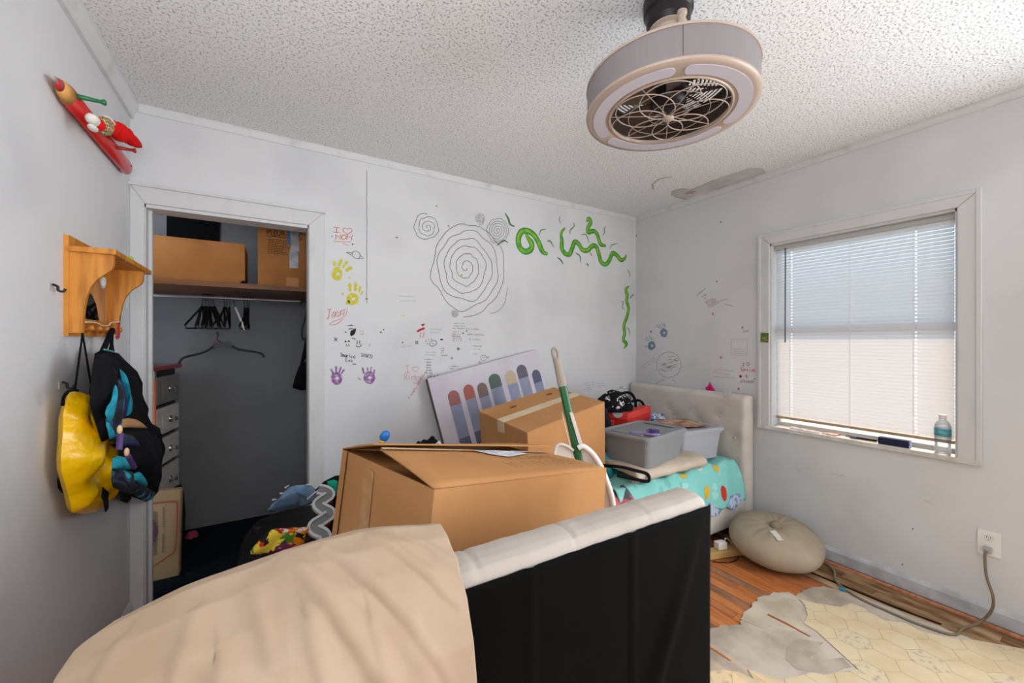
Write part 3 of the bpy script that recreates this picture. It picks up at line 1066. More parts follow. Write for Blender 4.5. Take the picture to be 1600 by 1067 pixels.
write('I', (521, 363), (10, 1), (0, -8), RED_INK, wpx=0.9)
write('<', (536, 366), (14, 0.5), (0, -10), RED_INK, wpx=0.9, name='heart_drawing')
write('MOM', (524, 374), (7, 0.3), (1, -8), RED_INK, wpx=1.0, gap=1.3)
stroke_set([[(521, 377), (548, 378)], [(535, 380), (545, 384)]], 0.0035, RED_INK)
stroke_set([[(541, 394), (550, 395)], [(542, 395.5), (549, 398)], smooth_path([(550, 397), (552, 393), (557, 392.5), (562, 396), (562, 402), (558, 404), (552, 401), (550, 397)]), [(562, 399), (568, 402.5), (567, 404.5), (560, 403)]], 0.003, INK, name='planet_drawing')
handprint((527, 428), (8.5, 10.5), [(523, 416, 523, 408, 4), (529, 416, 534, 405, 4), (535, 419, 543, 408, 3), (540, 423, 550, 417, 4.5), (545, 433, 547, 434, 3)], YEL)
handprint((551, 467), (10, 9.5), [(547, 455, 546.5, 442, 4), (555, 455, 556, 441, 4), (561, 457, 563, 447, 3), (563, 461, 567, 455, 2), (534, 459, 537, 459, 3.5), (541, 475, 546, 470, 4)], YEL)
handprint((526, 591), (9, 10), [(521, 584, 517, 576, 2.4), (525, 582, 525, 572, 2.6), (530, 582, 533, 573, 2.4), (533, 584, 538, 577, 2)], PURP)
handprint((577, 590), (9, 10), [(569, 584, 566, 574, 2.4), (575, 583, 574, 574, 2.2), (579, 582, 580, 573, 2.4), (584, 584, 585, 577, 2.4), (559, 590, 564, 594, 2)], PURP)
write('Jay', (510, 499), (6.2, -1.4), (2, -15), RED_INK, wpx=0.9, gap=1.25)
write('s', (534, 493), (5, -1.4), (2, -14), RED_INK, wpx=0.9)
stroke_set([smooth_path([(543, 480), (541, 490), (534, 497), (522, 502), (515, 506), (519, 508), (528, 505), (536, 498)])], 0.0032, RED_INK)
# small black and coloured scribbles right of the closet
scrawl(4, (544, 509.5), (2.2, 0), (0, -3), INK, wpx=0.6)
scrawl(4, (545, 515), (2.0, -0.2), (0, -3.4), INK, wpx=0.6)
scrawl(3, (551, 570), (2, 0), (0, -3), INK, wpx=0.6)
scrawl(5, (628, 543), (2.4, -0.2), (0, -3), TEAL_INK, wpx=0.6)
for t, o, u, v, ink in (('Smarica', (532, 557), (2.5, 0.35), (0, -6), INK),
                        ('Eso', (540, 565), (3, 0.2), (0, -5), INK), ('3/10/23', (564, 557), (1.9, 0.3), (0.5, -5.5), INK), ('I', (633, 582), (7, 0), (0, -11), RED_INK), ('<', (644, 581), (10, 0), (0, -8), RED_INK),
                        ('Ricky', (632, 594), (4.0, 0), (0, -10), RED_INK)):
    write(t, o, u, v, ink, wpx=0.62)
stroke_set([smooth_path([(645, 597), (649, 599), (654, 597), (653, 595)])], 0.003, RED_INK)
pts = [back(p, 0.0011) for p in smooth_path([(547, 523), (548, 517), (552, 515), (556, 513), (555.5, 519), (553, 523), (549, 525), (547, 523)], 3)[:-1]]
MB().poly(pts).make('ink_blot', INK, wall_back)
stroke_set([[(522, 527), (527, 533)], [(522, 533), (527, 528)], [(550, 528), (556, 530)], [(541, 538), (542, 541), (545, 538), (546, 541)], [(558, 532), (558, 538)], [(562, 532), (562, 538)],
            smooth_path([(556, 539), (559, 542), (563, 541), (565, 538)])], 0.004, INK, name='smiley_drawing')
stroke_set([smooth_path([(563, 521), (566, 523), (569, 520)]), [(564, 516), (564, 519)], [(567, 516), (567, 519)]], 0.0028, RED_INK, name='smiley_drawing')
for c, r in (((540, 533.5), 1.5), ((545, 533), 1.5), ((595, 519), 1.3), ((599.5, 515), 1.0), ((519, 369), 0.9), ((551, 381.5), 1.2), ((540, 519), 1.1)):
    blob(c, r, r, INK)
stroke_set([[(577, 541), (578, 537)]], 0.003, INKG)
# middle writing
for i, (t, x, y, h, ink) in enumerate((('thank you love', 622, 463.5, 2.6, TEAL_INK), ('i do everyday', 624, 470.5, 2.6, TEAL_INK), ('please see', 671, 515, 2.6, TEAL_INK), ('me going', 672, 520.5, 2.6, TEAL_INK),
                                       ('Camper', 710, 506, 3, INKG), ('is easy', 709, 510, 3, INKG), ('B stars on DUAL', 708, 514, 3.2, INKG), ('My ty', 708, 519, 2.8, INKG), ('could', 707, 522.7, 2.8, INK), ('friends', 706, 526, 2.8, INK), ('truly', 708, 529.3, 2.8, INK), ('happy', 707, 532.5, 2.8, INK),
                                       ('old summers', 730, 523.5, 3.2, INKG), ('memories', 733, 531, 2.6, INKG), ('you', 688, 545, 2.6, INK), ('are', 689, 548.6, 2.6, INK), ('my', 689, 552, 2.6, INK), ('number', 689, 556, 2.6, INKG),
                                       ('Love', 664, 562.5, 3, INK), ('rosa', 666, 567, 2.8, INK), ('Mara', 666, 571.3, 2.8, INK), ('luna', 666, 575.4, 2.8, INK), ('Nery', 666, 579.5, 2.8, INK), ('Terra', 665, 584, 2.8, INK),
                                       ('family is', 666, 551, 2.0, INKF), ('always there', 664, 555, 2.0, INKF), ('I love', 701, 573, 3, INK), ('Art', 703, 576.5, 3, INK), ('so it is', 738, 541, 2.2, INKG), ('we go', 741, 546, 2.2, INKF), ('again', 739, 553, 2.2, INKF))):
    scrawl(len(t), (x, y), (h * 0.72, 0.09 if x > 700 else 0.05), (0, -h), ink, wpx=0.5)
write('VEAA', (667, 592), (3.6, -0.4), (0.5, -5.5), INK, wpx=0.75)
b = MB()
for k, pl in enumerate(scrawl_strokes(16, (641, 623), (1.55, -2.5), (-4.4, -2.0), 5)):
    b.ribbon([back(p) for p in pl], 0.0036, BN)
b.make('handwriting', RED_INK, wall_back)
pts = [back(p, 0.0011) for p in [(651, 517), (655, 514), (663, 511), (664, 514), (657, 517), (652, 519.5)]]
MB().poly(pts).make('red_smear', RED_MK, wall_back)
MB().poly([back(p, 0.0011) for p in [(660, 510), (658, 506.5), (659.5, 505.5), (661, 507), (662.5, 504.8), (663.5, 506), (663, 508)]]).make('heart_drawing', DKRED, wall_back)
write('12', (656, 526.5), (3, 0), (0, -7), RED_MK, wpx=0.7)
stroke_set([[(650, 532), (650, 538)], [(652.5, 532), (652.5, 538)], [(648.5, 534), (654, 534)], [(648.5, 536.5), (654, 536.5)]], 0.004, INKG)
stroke_set([smooth_path([(672, 535), (676, 532), (681, 533), (682, 537), (677, 540.5), (672, 539), (671, 536)]), [(665.5, 531), (666, 534)], [(667, 536), (667.5, 538)], [(669.5, 530), (670, 532)], [(673.5, 529), (675, 531)], [(675, 536), (678, 537.5)]], 0.0034, INK, name='ring_doodle')
blob((690, 530.5), 2.6, 1.2, INK)
blob((716, 545), 2.2, 2.2, INKG)
blob((706, 559.5), 2, 2, INKF)
blob((629, 535), 1.4, 0.9, DKRED)
blob((729, 517), 1.1, 0.9, INK)
blob((723.5, 520.5), 1.5, 0.8, INK)
blob((630, 493), 3.2, 0.7, YEL)
stroke_set([smooth_path([(751, 560), (752, 556), (757, 555), (760, 558), (759, 562), (754, 564), (751, 560)]), [(754.5, 557.5), (755, 560)], [(757, 557), (757.5, 559.5)]], 0.003, INK, name='face_doodle')
blob((749.5, 566), 2.4, 2.2, mat('pale_pink_paint', 'cfa3a9', 0.7, 0.1))
blob((762.5, 558), 1.8, 2, mat('pale_pink_paint', 'cfa3a9', 0.7, 0.1))
for t, x, y in (('to do now', 912, 597.5), ('list your', 912, 600.2), ('rules ok', 914, 603), ('days of', 914, 606), ('summer it', 911, 609), ('be kind', 932, 599), ('always to', 932, 603), ('one', 935, 606)):
    scrawl(len(t), (x, y), (1.5, 0.1), (0, -1.6), INKG, wpx=0.35)
stroke_set([[(961, 618), (961, 609), (967, 608), (968, 604), (973, 604)], [(973, 606), (976, 608), (976, 616)], [(963, 611), (967, 611)], [(963, 614), (966, 614)], [(978, 607), (982, 607), (982, 616)]], 0.003, INK)
stroke_set([[(969, 605), (970.5, 607)], [(971.5, 604), (972.5, 607)]], 0.006, INK)


# green worms
def worm(pts, w, name='painted_worm'):
    p = smooth_path(pts, 7)
    n = len(p)

    def ws(s):
        return [s * (0.35 + 0.65 * min(1, i / (n * 0.12), (n - 1 - i) / (n * 0.12) + 0.15)) for i in range(n)]
    a = MB().ribbon([back(q, 0.0008) for q in p], ws(w * 0.0055), BN).make(name, WORM_D, wall_back)
    MB().ribbon([back((q[0] - 0.3, q[1] - 0.2), 0.0014) for q in p], ws(w * 0.0028), BN).make('worm_belly', WORM_L, a)


worm([(821, 364), (826, 373), (831, 381), (829, 390), (820, 393), (812, 386), (810, 373), (815, 362), (825, 361), (835, 368), (842, 380), (848, 393), (856, 397)], 8.5)
worm([(883, 356), (877, 364), (878, 376), (878, 388), (883, 396), (890, 397), (894, 388), (898, 378), (904, 381), (910, 390), (918, 391), (926, 384), (932, 386), (936, 398), (939, 409), (946, 413), (952, 407), (957, 396), (964, 399), (970, 406), (976, 404), (978, 398)], 7.5)
worm([(916, 346), (920, 342), (923, 347), (919, 356), (919, 363), (928, 361), (934, 368), (938, 381), (947, 384)], 7)
worm([(983, 447), (978, 452), (980, 461), (979, 470), (982, 481), (980, 494), (975, 508), (976, 521), (974, 531), (979, 537), (975, 544)], 6.5)
for pl, w in (([(789, 333), (794, 341), (797, 350), (804, 354)], 0.017), ([(776, 384), (784, 377), (789, 376), (794, 380)], 0.011), ([(843, 368), (845, 360), (853, 358)], 0.008), ([(855, 377), (860, 377), (865, 386)], 0.011),
              ([(875, 338), (874, 344), (877, 350)], 0.007), ([(896, 347), (897, 353), (891, 360), (891, 366)], 0.010), ([(908, 367), (914, 366), (918, 371), (920, 380)], 0.009), ([(946, 353), (944, 359), (945, 363), (941, 368)], 0.010),
              ([(953, 388), (956, 383), (965, 380)], 0.008), ([(871, 402), (876, 406), (880, 413)], 0.013), ([(899, 395), (906, 400), (907, 410)], 0.012), ([(916, 411), (920, 416)], 0.013), ([(922, 394), (925, 400)], 0.009),
              ([(980, 421), (984, 427), (983, 433)], 0.008), ([(984, 466), (988, 462), (990, 459)], 0.010), ([(970, 471), (974, 472), (972, 480), (976, 483)], 0.009), ([(979, 511), (983, 516), (984, 524)], 0.009)):
    p = smooth_path(pl, 5)
    n = len(p)
    MB().ribbon([back(q) for q in p], [w * (0.35 + 0.65 * math.sin(PI * (i + 0.5) / n)) for i in range(n)], BN).make('painted_squiggle', LEAF_G, wall_back)
for c in ((682, 322), (701, 353), (721.5, 430)):
    blob(c, 1.3, 1.6, mat('olive_paint', '9a9b30', 0.6, 0.2))
for c in ((620, 371), (573, 467)):
    blob(c, 2.5, 0.9, INKG)

# right wall
handprint((1037, 520), (5.5, 7), [(1033, 514, 1025, 508, 1.2), (1034, 512, 1029, 506, 1.2), (1037, 511, 1034, 505, 1.3), (1039, 512, 1038, 505, 1.5), (1027, 525, 1028, 524, 1.8)], BLUEP, right)
handprint((1018, 540), (6, 7), [(1013, 533, 1007, 530, 1.2), (1014, 531, 1009, 525, 1.3), (1017, 531, 1014, 523, 1.3), (1019, 532, 1018, 526, 1.4), (1008, 541, 1011, 542, 2.0), (1022, 530, 1023, 529, 1.8)], BLUEP, right)
ring = [(1045 + 19 * math.cos(a * PI / 16) * (1 + 0.06 * math.sin(a * 2.3)), 570 + 20 * math.sin(a * PI / 16) * (1 + 0.05 * math.cos(a * 3.1))) for a in range(33)]
rr = random.Random(4)
lines = [ring]
for k in range(26):
    a, q = rr.uniform(0, 2 * PI), math.sqrt(rr.uniform(0, 0.8))
    x, y = 1045 + 16 * q * math.cos(a), 569 + 16 * q * math.sin(a)
    l = rr.uniform(1.5, 4.5)
    lines.append([(x - l, y + l * 0.25), (x, y + rr.uniform(-0.6, 0.6)), (x + l, y - l * 0.25)])
lines += [[(1025, 600), (1029, 596), (1038, 593)], [(1050, 592), (1054, 596), (1055, 600)]]
stroke_set(lines, 0.0036, INKG, right, name='brain_doodle')
b = MB()
for t, o, u, v in (('Cigarrico', (1089, 463), (1.4, -1.2), (-1.6, -2.0)), ('is a', (1097, 465), (1.5, -0.9), (-1.2, -2)), ('W', (1101, 466.5), (3.0, -2.0), (-1.2, -2))):
    for pl in scrawl_strokes(len(t), o, u, v, 4):
        b.ribbon([right(p) for p in pl], 0.003, RN)
b.make('handwriting', INK, wall_right)
b = MB()
for k in range(5):
    for pl in scrawl_strokes(9, (1102 + 1.6 * k, 473.5 + 1.9 * k), (1.5, -0.8), (-0.6, -1.6), k):
        b.ribbon([right(p) for p in pl], 0.0026, RN)
for t, o in (('my life', (1123, 472)), ('forever', (1132, 476))):
    for pl in scrawl_strokes(7, o, (1.9, -0.6 if o[0] < 1130 else 0.4), (0, -2.2), 3):
        b.ribbon([right(p) for p in pl], 0.0026, RN)
b.make('handwriting', DKRED, wall_right)
b = MB()
for t, o, u in (('love always', (1001, 575), (1.3, -1.0)), ('and forever', (1004, 578), (1.25, -1.0))):
    for pl in scrawl_strokes(len(t), o, (u[0] * 1.3, u[1] * 1.3), (-0.5, -2.0), 8):
        b.ribbon([right(p) for p in pl], 0.0028, RN)
b.make('handwriting', RED_INK, wall_right)
for c in ((1114, 490.5), (1160, 511.5), (1126.5, 558.5), (1017, 518), (1154, 607.5)):
    blob(c, 1.6, 2.0, PINK, right)
write('Jay', (1161, 520), (2.2, -0.5), (0.4, -4), DKRED, right, wpx=0.45)
write('I', (1160, 572), (3.2, 0), (0, -4.5), DKRED, right, wpx=0.6)
write('<', (1166, 571.5), (5, 0), (0, -5), DKRED, right, wpx=0.6, name='heart_drawing')
write('Terrish', (1157, 580), (2.5, 0.2), (0, -6), RED_MK, right, wpx=0.65)
write('&', (1165, 590), (3, 0), (0, -5), DKRED, right, wpx=0.55)
write('Always', (1157, 598), (2.7, 0), (0.6, -5), DKRED, right, wpx=0.55)
blob((1157, 588), 2.2, 2.2, DKRED, right)
blob((1179, 592), 1.0, 1.0, DKRED, right)
stroke_set([[(1143, 530), (1168, 530), (1167, 555), (1142, 555), (1143, 530)], [(1145, 546), (1160, 545)], [(1145, 549), (1164, 549)], [(1145, 552), (1164, 552)], [(1113, 582), (1122, 577), (1148, 580)], [(1114, 588), (1150, 591)],
            [(1118, 583), (1128, 583)], [(1130, 584), (1142, 585)]], 0.003, INKF, right, name='faint_sketch')
for c in ((1126, 347), (994, 368), (1410, 932 - 50), (1426, 826), (1120, 440)):
    blob(c, 1.0, 1.2, INK, right)
# grey scuffs below the window and beside it
SCUFF = mat('wall_scuff', 'c2c2c4', 0.8, 0.1, color2='cbcbcd', nscale=30, lo=0.4, hi=0.7)
for c, rx, ry, an in (((1452, 785), 12, 1.2, 0.5), ((1248, 735), 9, 1.6, 0.9), ((1310, 742), 14, 1.2, 0.2)):
    blob(c, rx, ry, SCUFF, right, 'wall_scuff', an, 0.0005, 18)
# pale picture magnet stuck on the window casing
stk = MB()
pl = [at(1189, 520, 'x', XR - 0.028), at(1201, 520.5, 'x', XR - 0.028), at(1200.5, 535.5, 'x', XR - 0.028), at(1188, 534, 'x', XR - 0.028)]
stk.prism(pl, (0.002, 0, 0))
tag(stk.make('sticker', patches_mat('sticker_print', '4e7d3d', ['7b3b30', 'c9a27c', '3f7a33', 'a64a3b'], 60, 0.5)), 'small green and brown picture sticker on the left window casing', 'sticker')

# ------------------------------------------------------------------ electric outlet and cord
oy = 0.461
ot = thing('wall_outlet', 'white double wall outlet low on the window wall', 'outlet', (XR, oy, 0.31))
MB().box((XR - 0.006, oy - 0.036, 0.308), (XR, oy + 0.036, 0.424)).make('cover_plate', WHITE_PL, ot, bevel=0.002)
for zz in (0.392, 0.340):
    s = MB().lathe([(0.0165, 0), (0.0165, 0.003)], (XR - 0.006, oy, zz), 20, Matrix.Rotation(-PI / 2, 3, 'Y')).make('socket_face', mat('socket_white', 'dcdcda', 0.4, 0.4), ot)
    for dy in (-0.006, 0.006):
        MB().box((XR - 0.0098, oy + dy - 0.001, zz), (XR - 0.009, oy + dy + 0.001, zz + 0.008)).make('slot', BLACK_PL, s)
    MB().lathe([(0.0022, 0), (0.0022, 0.0006)], (XR - 0.0092, oy, zz - 0.008), 8, Matrix.Rotation(-PI / 2, 3, 'Y')).make('slot', BLACK_PL, s)
cord = thing('extension_lead', 'long grey power cord from the wall outlet across the floor', 'cord', (2.6, 0.6, 0.0))
CORDM = mat('cord_grey', '8b8478', 0.6, 0.3, color2='7a6a50', nscale=3)
pth = [(2.868, 0.463, 0.338), (2.845, 0.466, 0.330), (2.842, 0.468, 0.30), (2.838, 0.462, 0.22), (2.82, 0.440, 0.145), (2.815, 0.445, 0.08), (2.80, 0.479, 0.012), (2.70, 0.508, 0.0075), (2.60, 0.52, 0.0075), (2.565, 0.60, 0.0075), (2.556, 0.70, 0.0075),
       (2.566, 0.85, 0.0075), (2.63, 0.96, 0.0075), (2.75, 1.02, 0.0075), (2.80, 1.10, 0.0075), (2.80, 1.25, 0.0075), (2.70, 1.45, 0.0075)]
MB().tube(smooth_path(pth, 8), 0.0055, 8).make('cord_line', CORDM, cord, smooth=True)
MB().obox((2.862, 0.463, 0.338), (0.028, 0.026, 0.026)).make('plug', mat('plug_grey', 'a7a7a5', 0.5, 0.3), cord, bevel=0.004)
MB().lathe([(0.008, -0.012), (0.008, 0.012)], (2.575, 0.915, 0.0085), 10, Matrix.Rotation(PI / 2, 3, 'X')).make('blue_tie', mat('blue_tie', '2a8fae', 0.5, 0.3), cord)

# ------------------------------------------------------------------ window sill things
zs = WZ0 + 0.0005
bt = thing('water_bottle', 'clear plastic water bottle with a blue label on the window sill', 'bottle', (2.905, 0.618, zs))
BOT = clear_mat('bottle_plastic', 'eef6fb', 0.35, 0.05, 0.18)
prof = [(0.026, 0.0), (0.030, 0.006), (0.030, 0.030), (0.028, 0.034), (0.030, 0.038), (0.028, 0.046), (0.030, 0.052), (0.028, 0.060), (0.030, 0.066), (0.0305, 0.125), (0.029, 0.14), (0.022, 0.157), (0.013, 0.168), (0.0125, 0.178)]
MB().lathe(prof, (2.905, 0.618, zs), 28).make('bottle_body', BOT, bt, smooth=True)
MB().lathe([(0.0305, 0.088), (0.0312, 0.088), (0.0312, 0.124), (0.0305, 0.124)], (2.905, 0.618, zs), 28, caps=False).make('bottle_label', mat('bottle_label', '2f7f92', 0.4, 0.4, color2='66b0bd', nscale=40), bt, smooth=True)
MB().lathe([(0.0145, 0.176), (0.0145, 0.192), (0.012, 0.193)], (2.905, 0.618, zs), 20).make('bottle_cap', WHITE_PL, bt)
NAVY = mat('navy_card', '1c1f3e', 0.5, 0.3)
cb = thing('card_box', 'small dark blue box on the window sill beside the bottle', 'box', (2.895, 0.80, zs))
rz = Matrix.Rotation(0.06, 3, 'Z')
MB().obox((2.90, 0.80, zs + 0.018), (0.05, 0.125, 0.036), rz).make('box_body', NAVY, cb, bevel=0.001)
MB().obox((2.90, 0.7365, zs + 0.018), (0.046, 0.003, 0.032), rz).make('box_end', mat('periwinkle_card', '6a72b8', 0.5, 0.3, color2='e4e6f5', nscale=90, lo=0.5, hi=0.56), cb)
pn = thing('marker_pen', 'black marker pen lying beside the dark blue box on the sill', 'pen', (2.90, 0.93, zs))
MB().tube([(2.905, 0.875, zs + 0.007), (2.902, 0.965, zs + 0.007)], 0.0065, 10).make('pen_barrel', BLACK_PL, pn)
MB().tube([(2.902, 0.965, zs + 0.007), (2.90, 0.995, zs + 0.008)], 0.0075, 10).make('pen_cap', mat('pen_cap_blue', '5a6f8f', 0.4, 0.4), pn)
tag(MB().tube([(2.928, 0.90, zs + 0.006), (2.925, 1.02, zs + 0.006), (2.925, 1.025, zs + 0.006)], [0.005, 0.005, 0.002], 8).make('crayon', mat('crayon_grey', '8f9db0', 0.5, 0.3)), 'pale blue grey crayon behind the marker pen on the sill', 'crayon')
b = MB()
b.hexa([(2.875, 1.14, zs), (2.925, 1.15, zs), (2.93, 1.32, zs), (2.88, 1.30, zs), (2.875, 1.14, zs + 0.003), (2.925, 1.15, zs + 0.005), (2.93, 1.32, zs + 0.008), (2.88, 1.30, zs + 0.004)])
tag(b.make('folded_paper', mat('grey_paper', 'b9bcc2', 0.7, 0.2, color2='6d7480', nscale=30, lo=0.55, hi=0.6)), 'folded grey paper lying on the left end of the window sill', 'paper')
b = MB()
b.hexa([(2.88, 1.055, zs), (2.93, 1.05, zs), (2.93, 1.12, zs), (2.885, 1.13, zs), (2.88, 1.055, zs + 0.006), (2.93, 1.05, zs + 0.009), (2.93, 1.12, zs + 0.005), (2.885, 1.13, zs + 0.004)])
tag(b.make('candy_wrapper', mat('wrapper_foil', 'cbb9a8', 0.4, 0.4, color2='b7775f', nscale=60)), 'crumpled tan wrapper on the sill between paper and pen', 'wrapper')

# ------------------------------------------------------------------ left wall: pencil coat rack and doll
pr = thing('coat_rack', 'red wooden pencil coat rack with coloured pegs high on the left wall', 'coat rack', (XL, 2.07, 2.08))
RED = mat('red_lacquer', 'c0221f', 0.3, 0.5, coat=0.3)
PW = mat('pencil_tip_wood', 'd69b52', 0.45, 0.35)
zc = 2.081
rq = Matrix.Rotation(-PI / 2, 3, 'X')     # axis along +Y
xc = XL + 0.021


def halfbar(prof, seg=16):
    b = MB()
    vs, fs = [], []
    for (r, y) in prof:
        for k in range(seg):
            a = 2 * PI * k / seg
            vs.append((xc + r * 0.62 * math.cos(a), y, zc + r * math.sin(a)))
    n = len(prof)
    for i in range(n - 1):
        for k in range(seg):
            l = (k + 1) % seg
            fs.append((i * seg + k, i * seg + l, (i + 1) * seg + l, (i + 1) * seg + k))
    fs.append(tuple(range(seg)))
    fs.append(tuple((n - 1) * seg + k for k in range(seg)))
    return b.add(vs, fs)


halfbar([(0.034, 1.802), (0.034, 2.40), (0.031, 2.425), (0.020, 2.437), (0.004, 2.441)]).make('pencil_body', RED, pr, smooth=True)
halfbar([(0.020, 1.748), (0.034, 1.802)]).make('pencil_collar', PW, pr, smooth=True, label='bare wood cone of the pencil')
halfbar([(0.010, 1.722), (0.020, 1.748)]).make('pencil_lead', RED, pr, smooth=True)
halfbar([(0.001, 1.694), (0.010, 1.722)]).make('pencil_point', mat('pencil_grey_point', 'b9b4aa', 0.4, 0.4), pr, smooth=True)
for (p0, p1), c, nm in ((((114, 159), (152, 164)), '1f6b3a', 'green peg'), (((160, 217), (201, 223)), '1c2b44', 'dark blue peg'), (((178, 239), (205, 240)), '9e1f1d', 'red peg')):
    a = at(p0[0], p0[1], 'x', xc + 0.012)
    k = Vector(({'1f6b3a': 0.075, '1c2b44': 0.045}.get(c, 0.065), 0.012, 0.004))
    ln = k.length
    p = MB().lathe([(0.0085, 0), (0.0075, ln * 0.3), (0.0055, ln * 0.8), (0.008, ln * 0.86), (0.010, ln * 0.93), (0.008, ln * 0.98), (0.003, ln)], Vector((a.x, a.y, zc + 0.004)), 14, k.to_track_quat('Z', 'Y').to_matrix())
    p.make('peg', mat('peg_' + c, c, 0.3, 0.5), pr, smooth=True, label=nm)
for y in (1.832, 2.40):
    MB().lathe([(0.004, 0), (0.003, 0.003)], (xc + 0.020, y, zc + 0.004), 8, Matrix.Rotation(PI / 2, 3, 'Y')).make('screw', BLACK_PL, pr)
# knitted doll hooked over a peg
dl = thing('knitted_doll', 'red knitted doll with white mittens hanging from the pencil coat rack', 'doll', (XL + 0.10, 2.12, 2.04))
KR = mat('red_knit', 'dc1c1a', 0.85, 0.1, bump=0.4, bscale=160)
KW = mat('white_knit', 'dcd6cc', 0.85, 0.1)
KS = patches_mat('striped_knit', 'b9a57c', ['c03128', 'd8cfae', '3d7a45', '5a5550'], 90, 0.6)
dx = XL + 0.075


def dpt(px, py, x=None):
    return at(px, py, 'x', x if x is not None else dx)


def dball(px, py, rx, ry, rz_, m, name, x=None, seed=1):
    MB().lump(dpt(px, py, x), (rx, ry, rz_), seed, 0.08, 2, 18, 12, flat=False).make(name, m, dl, smooth=True, weld=True)


dball(186, 206, 0.030, 0.046, 0.034, KR, 'doll_body', seed=2)
dball(197, 211, 0.026, 0.034, 0.030, KR, 'doll_body', seed=12)
dball(175, 199, 0.024, 0.030, 0.028, KR, 'doll_chest', seed=5)
dball(164, 197, 0.024, 0.026, 0.032, KS, 'striped_scarf', seed=3)
dball(145, 187, 0.017, 0.026, 0.017, KW, 'mitten', seed=4)
dball(169, 189, 0.018, 0.036, 0.010, KW, 'mitten', seed=6)
dball(145, 200, 0.012, 0.024, 0.009, KW, 'boot', seed=7)
dball(153, 194, 0.018, 0.026, 0.020, KR, 'doll_leg', seed=8)
hp = dpt(203, 217)
ht = dpt(221, 230)
MB().lathe([(0.004, -0.004), (0.020, 0.006), (0.024, 0.022), (0.016, (ht - hp).length * 0.6), (0.003, (ht - hp).length)], hp, 14, (ht - hp).to_track_quat('Z', 'Y').to_matrix()).make('pointed_hat', KR, dl, smooth=True)

# ------------------------------------------------------------------ oak shelf with mirror and pegs
sh = thing('wall_shelf', 'golden oak wall shelf with curved brackets, mirror and coat pegs', 'shelf', (XL, 2.05, 1.325))
SY0, SY1 = 1.845, 2.245
MB().box((XL, SY0, 1.325), (XL + 0.012, SY1, 1.65)).make('back_panel', OAK, sh)
MB().box((XL + 0.012, SY0 - 0.008, 1.597), (XL + 0.125, SY1 + 0.075, 1.615)).make('shelf_board', OAK, sh, bevel=0.002)
brk = [(0.012, 1.335), (0.012, 1.597), (0.117, 1.597), (0.1165, 1.565), (0.112, 1.548), (0.100, 1.535), (0.078, 1.515), (0.062, 1.488), (0.052, 1.455), (0.046, 1.415), (0.043, 1.37), (0.042, 1.335)]
for y in (SY0 + 0.006, SY1 - 0.022):
    MB().prism([(XL + u, y, v) for u, v in brk], (0, 0.016, 0)).make('bracket', OAK, sh)
fr = thing  # (kept short) mirror with its frame
mir = MB().box((XL + 0.012, 1.90, 1.385), (XL + 0.014, 2.18, 1.575)).make('mirror', mat('mirror_silver', 'c9c2b6', 0.04, 0.5, metal=1.0), sh, label='small mirror set in the back')
for lo, hi in (((XL + 0.012, 1.885, 1.37), (XL + 0.018, 2.195, 1.385)), ((XL + 0.012, 1.885, 1.575), (XL + 0.018, 2.195, 1.59)), ((XL + 0.012, 1.885, 1.385), (XL + 0.018, 1.90, 1.575)), ((XL + 0.012, 2.18, 1.385), (XL + 0.018, 2.195, 1.575))):
    MB().box(lo, hi).make('mirror_frame', OAK, sh)
for y in (1.90, 1.975, 2.05, 2.125, 2.20):
    MB().lathe([(0.008, 0), (0.006, 0.015), (0.006, 0.030), (0.010, 0.036), (0.010, 0.044), (0.004, 0.047)], (XL + 0.012, y, 1.345), 12, Matrix.Rotation(math.radians(78), 3, 'Y')).make('coat_peg', mat('peg_oak', 'b8702c', 0.4, 0.4), sh, smooth=True)
# white string looped below the mirror and a tuft of cotton on the mirror
tag(MB().tube(smooth_path([at(134, 503, 'x', XL + 0.06), at(150, 504, 'x', XL + 0.06), at(161, 509, 'x', XL + 0.06), at(170, 508, 'x', XL + 0.06), at(174, 504, 'x', XL + 0.06), at(187, 502, 'x', XL + 0.06)]), 0.0016, 6).make('white_string', WHITE_PL),
    'thin white string strung across the oak shelf below its mirror', 'string')
tag(MB().lump(at(161, 441, 'x', XL + 0.03), (0.008, 0.016, 0.022), 3, 0.3, 3, 16, 12, flat=False).make('cotton_tuft', mat('cotton', 'd8d4d0', 0.9, 0.1), smooth=True, weld=True),
    'white cotton tuft hanging in front of the oak shelf mirror', 'tuft')
kt = thing('red_keytag', 'red plastic tag hanging at the right bracket of the oak shelf', 'tag', tuple(at(184, 520, 'x', XL + 0.05)))
MB().puff([at(*p, 'x', XL + 0.05) for p in ((182, 505), (186, 505), (188, 516), (187, 528), (183, 531), (180, 528), (182, 516))], (1, 0, 0), 0.004, 0.002).make('tag_body', mat('red_clear_plastic', 'b8453f', 0.3, 0.5), kt, smooth=True)
MB().tube([at(188, 492, 'x', XL + 0.05), at(187, 507, 'x', XL + 0.05)], 0.0012, 5).make('tag_loop', BLACK_PL, kt)
tg = thing('green_toy', 'tiny green and yellow toy figure sitting on the oak shelf', 'toy', (XL + 0.10, 2.13, 1.6155))
MB().lump((XL + 0.10, 2.12, 1.626), (0.010, 0.011, 0.013), 1, 0.2, 2, 14, 10).make('toy_head', mat('toy_lime', 'a6c22c', 0.5, 0.3), tg, smooth=True, weld=True)
MB().lump((XL + 0.10, 2.155, 1.6158), (0.011, 0.030, 0.012), 2, 0.3, 3, 14, 10).make('toy_body', mat('toy_yellow', 'cdb62a', 0.5, 0.3), tg, smooth=True, weld=True)
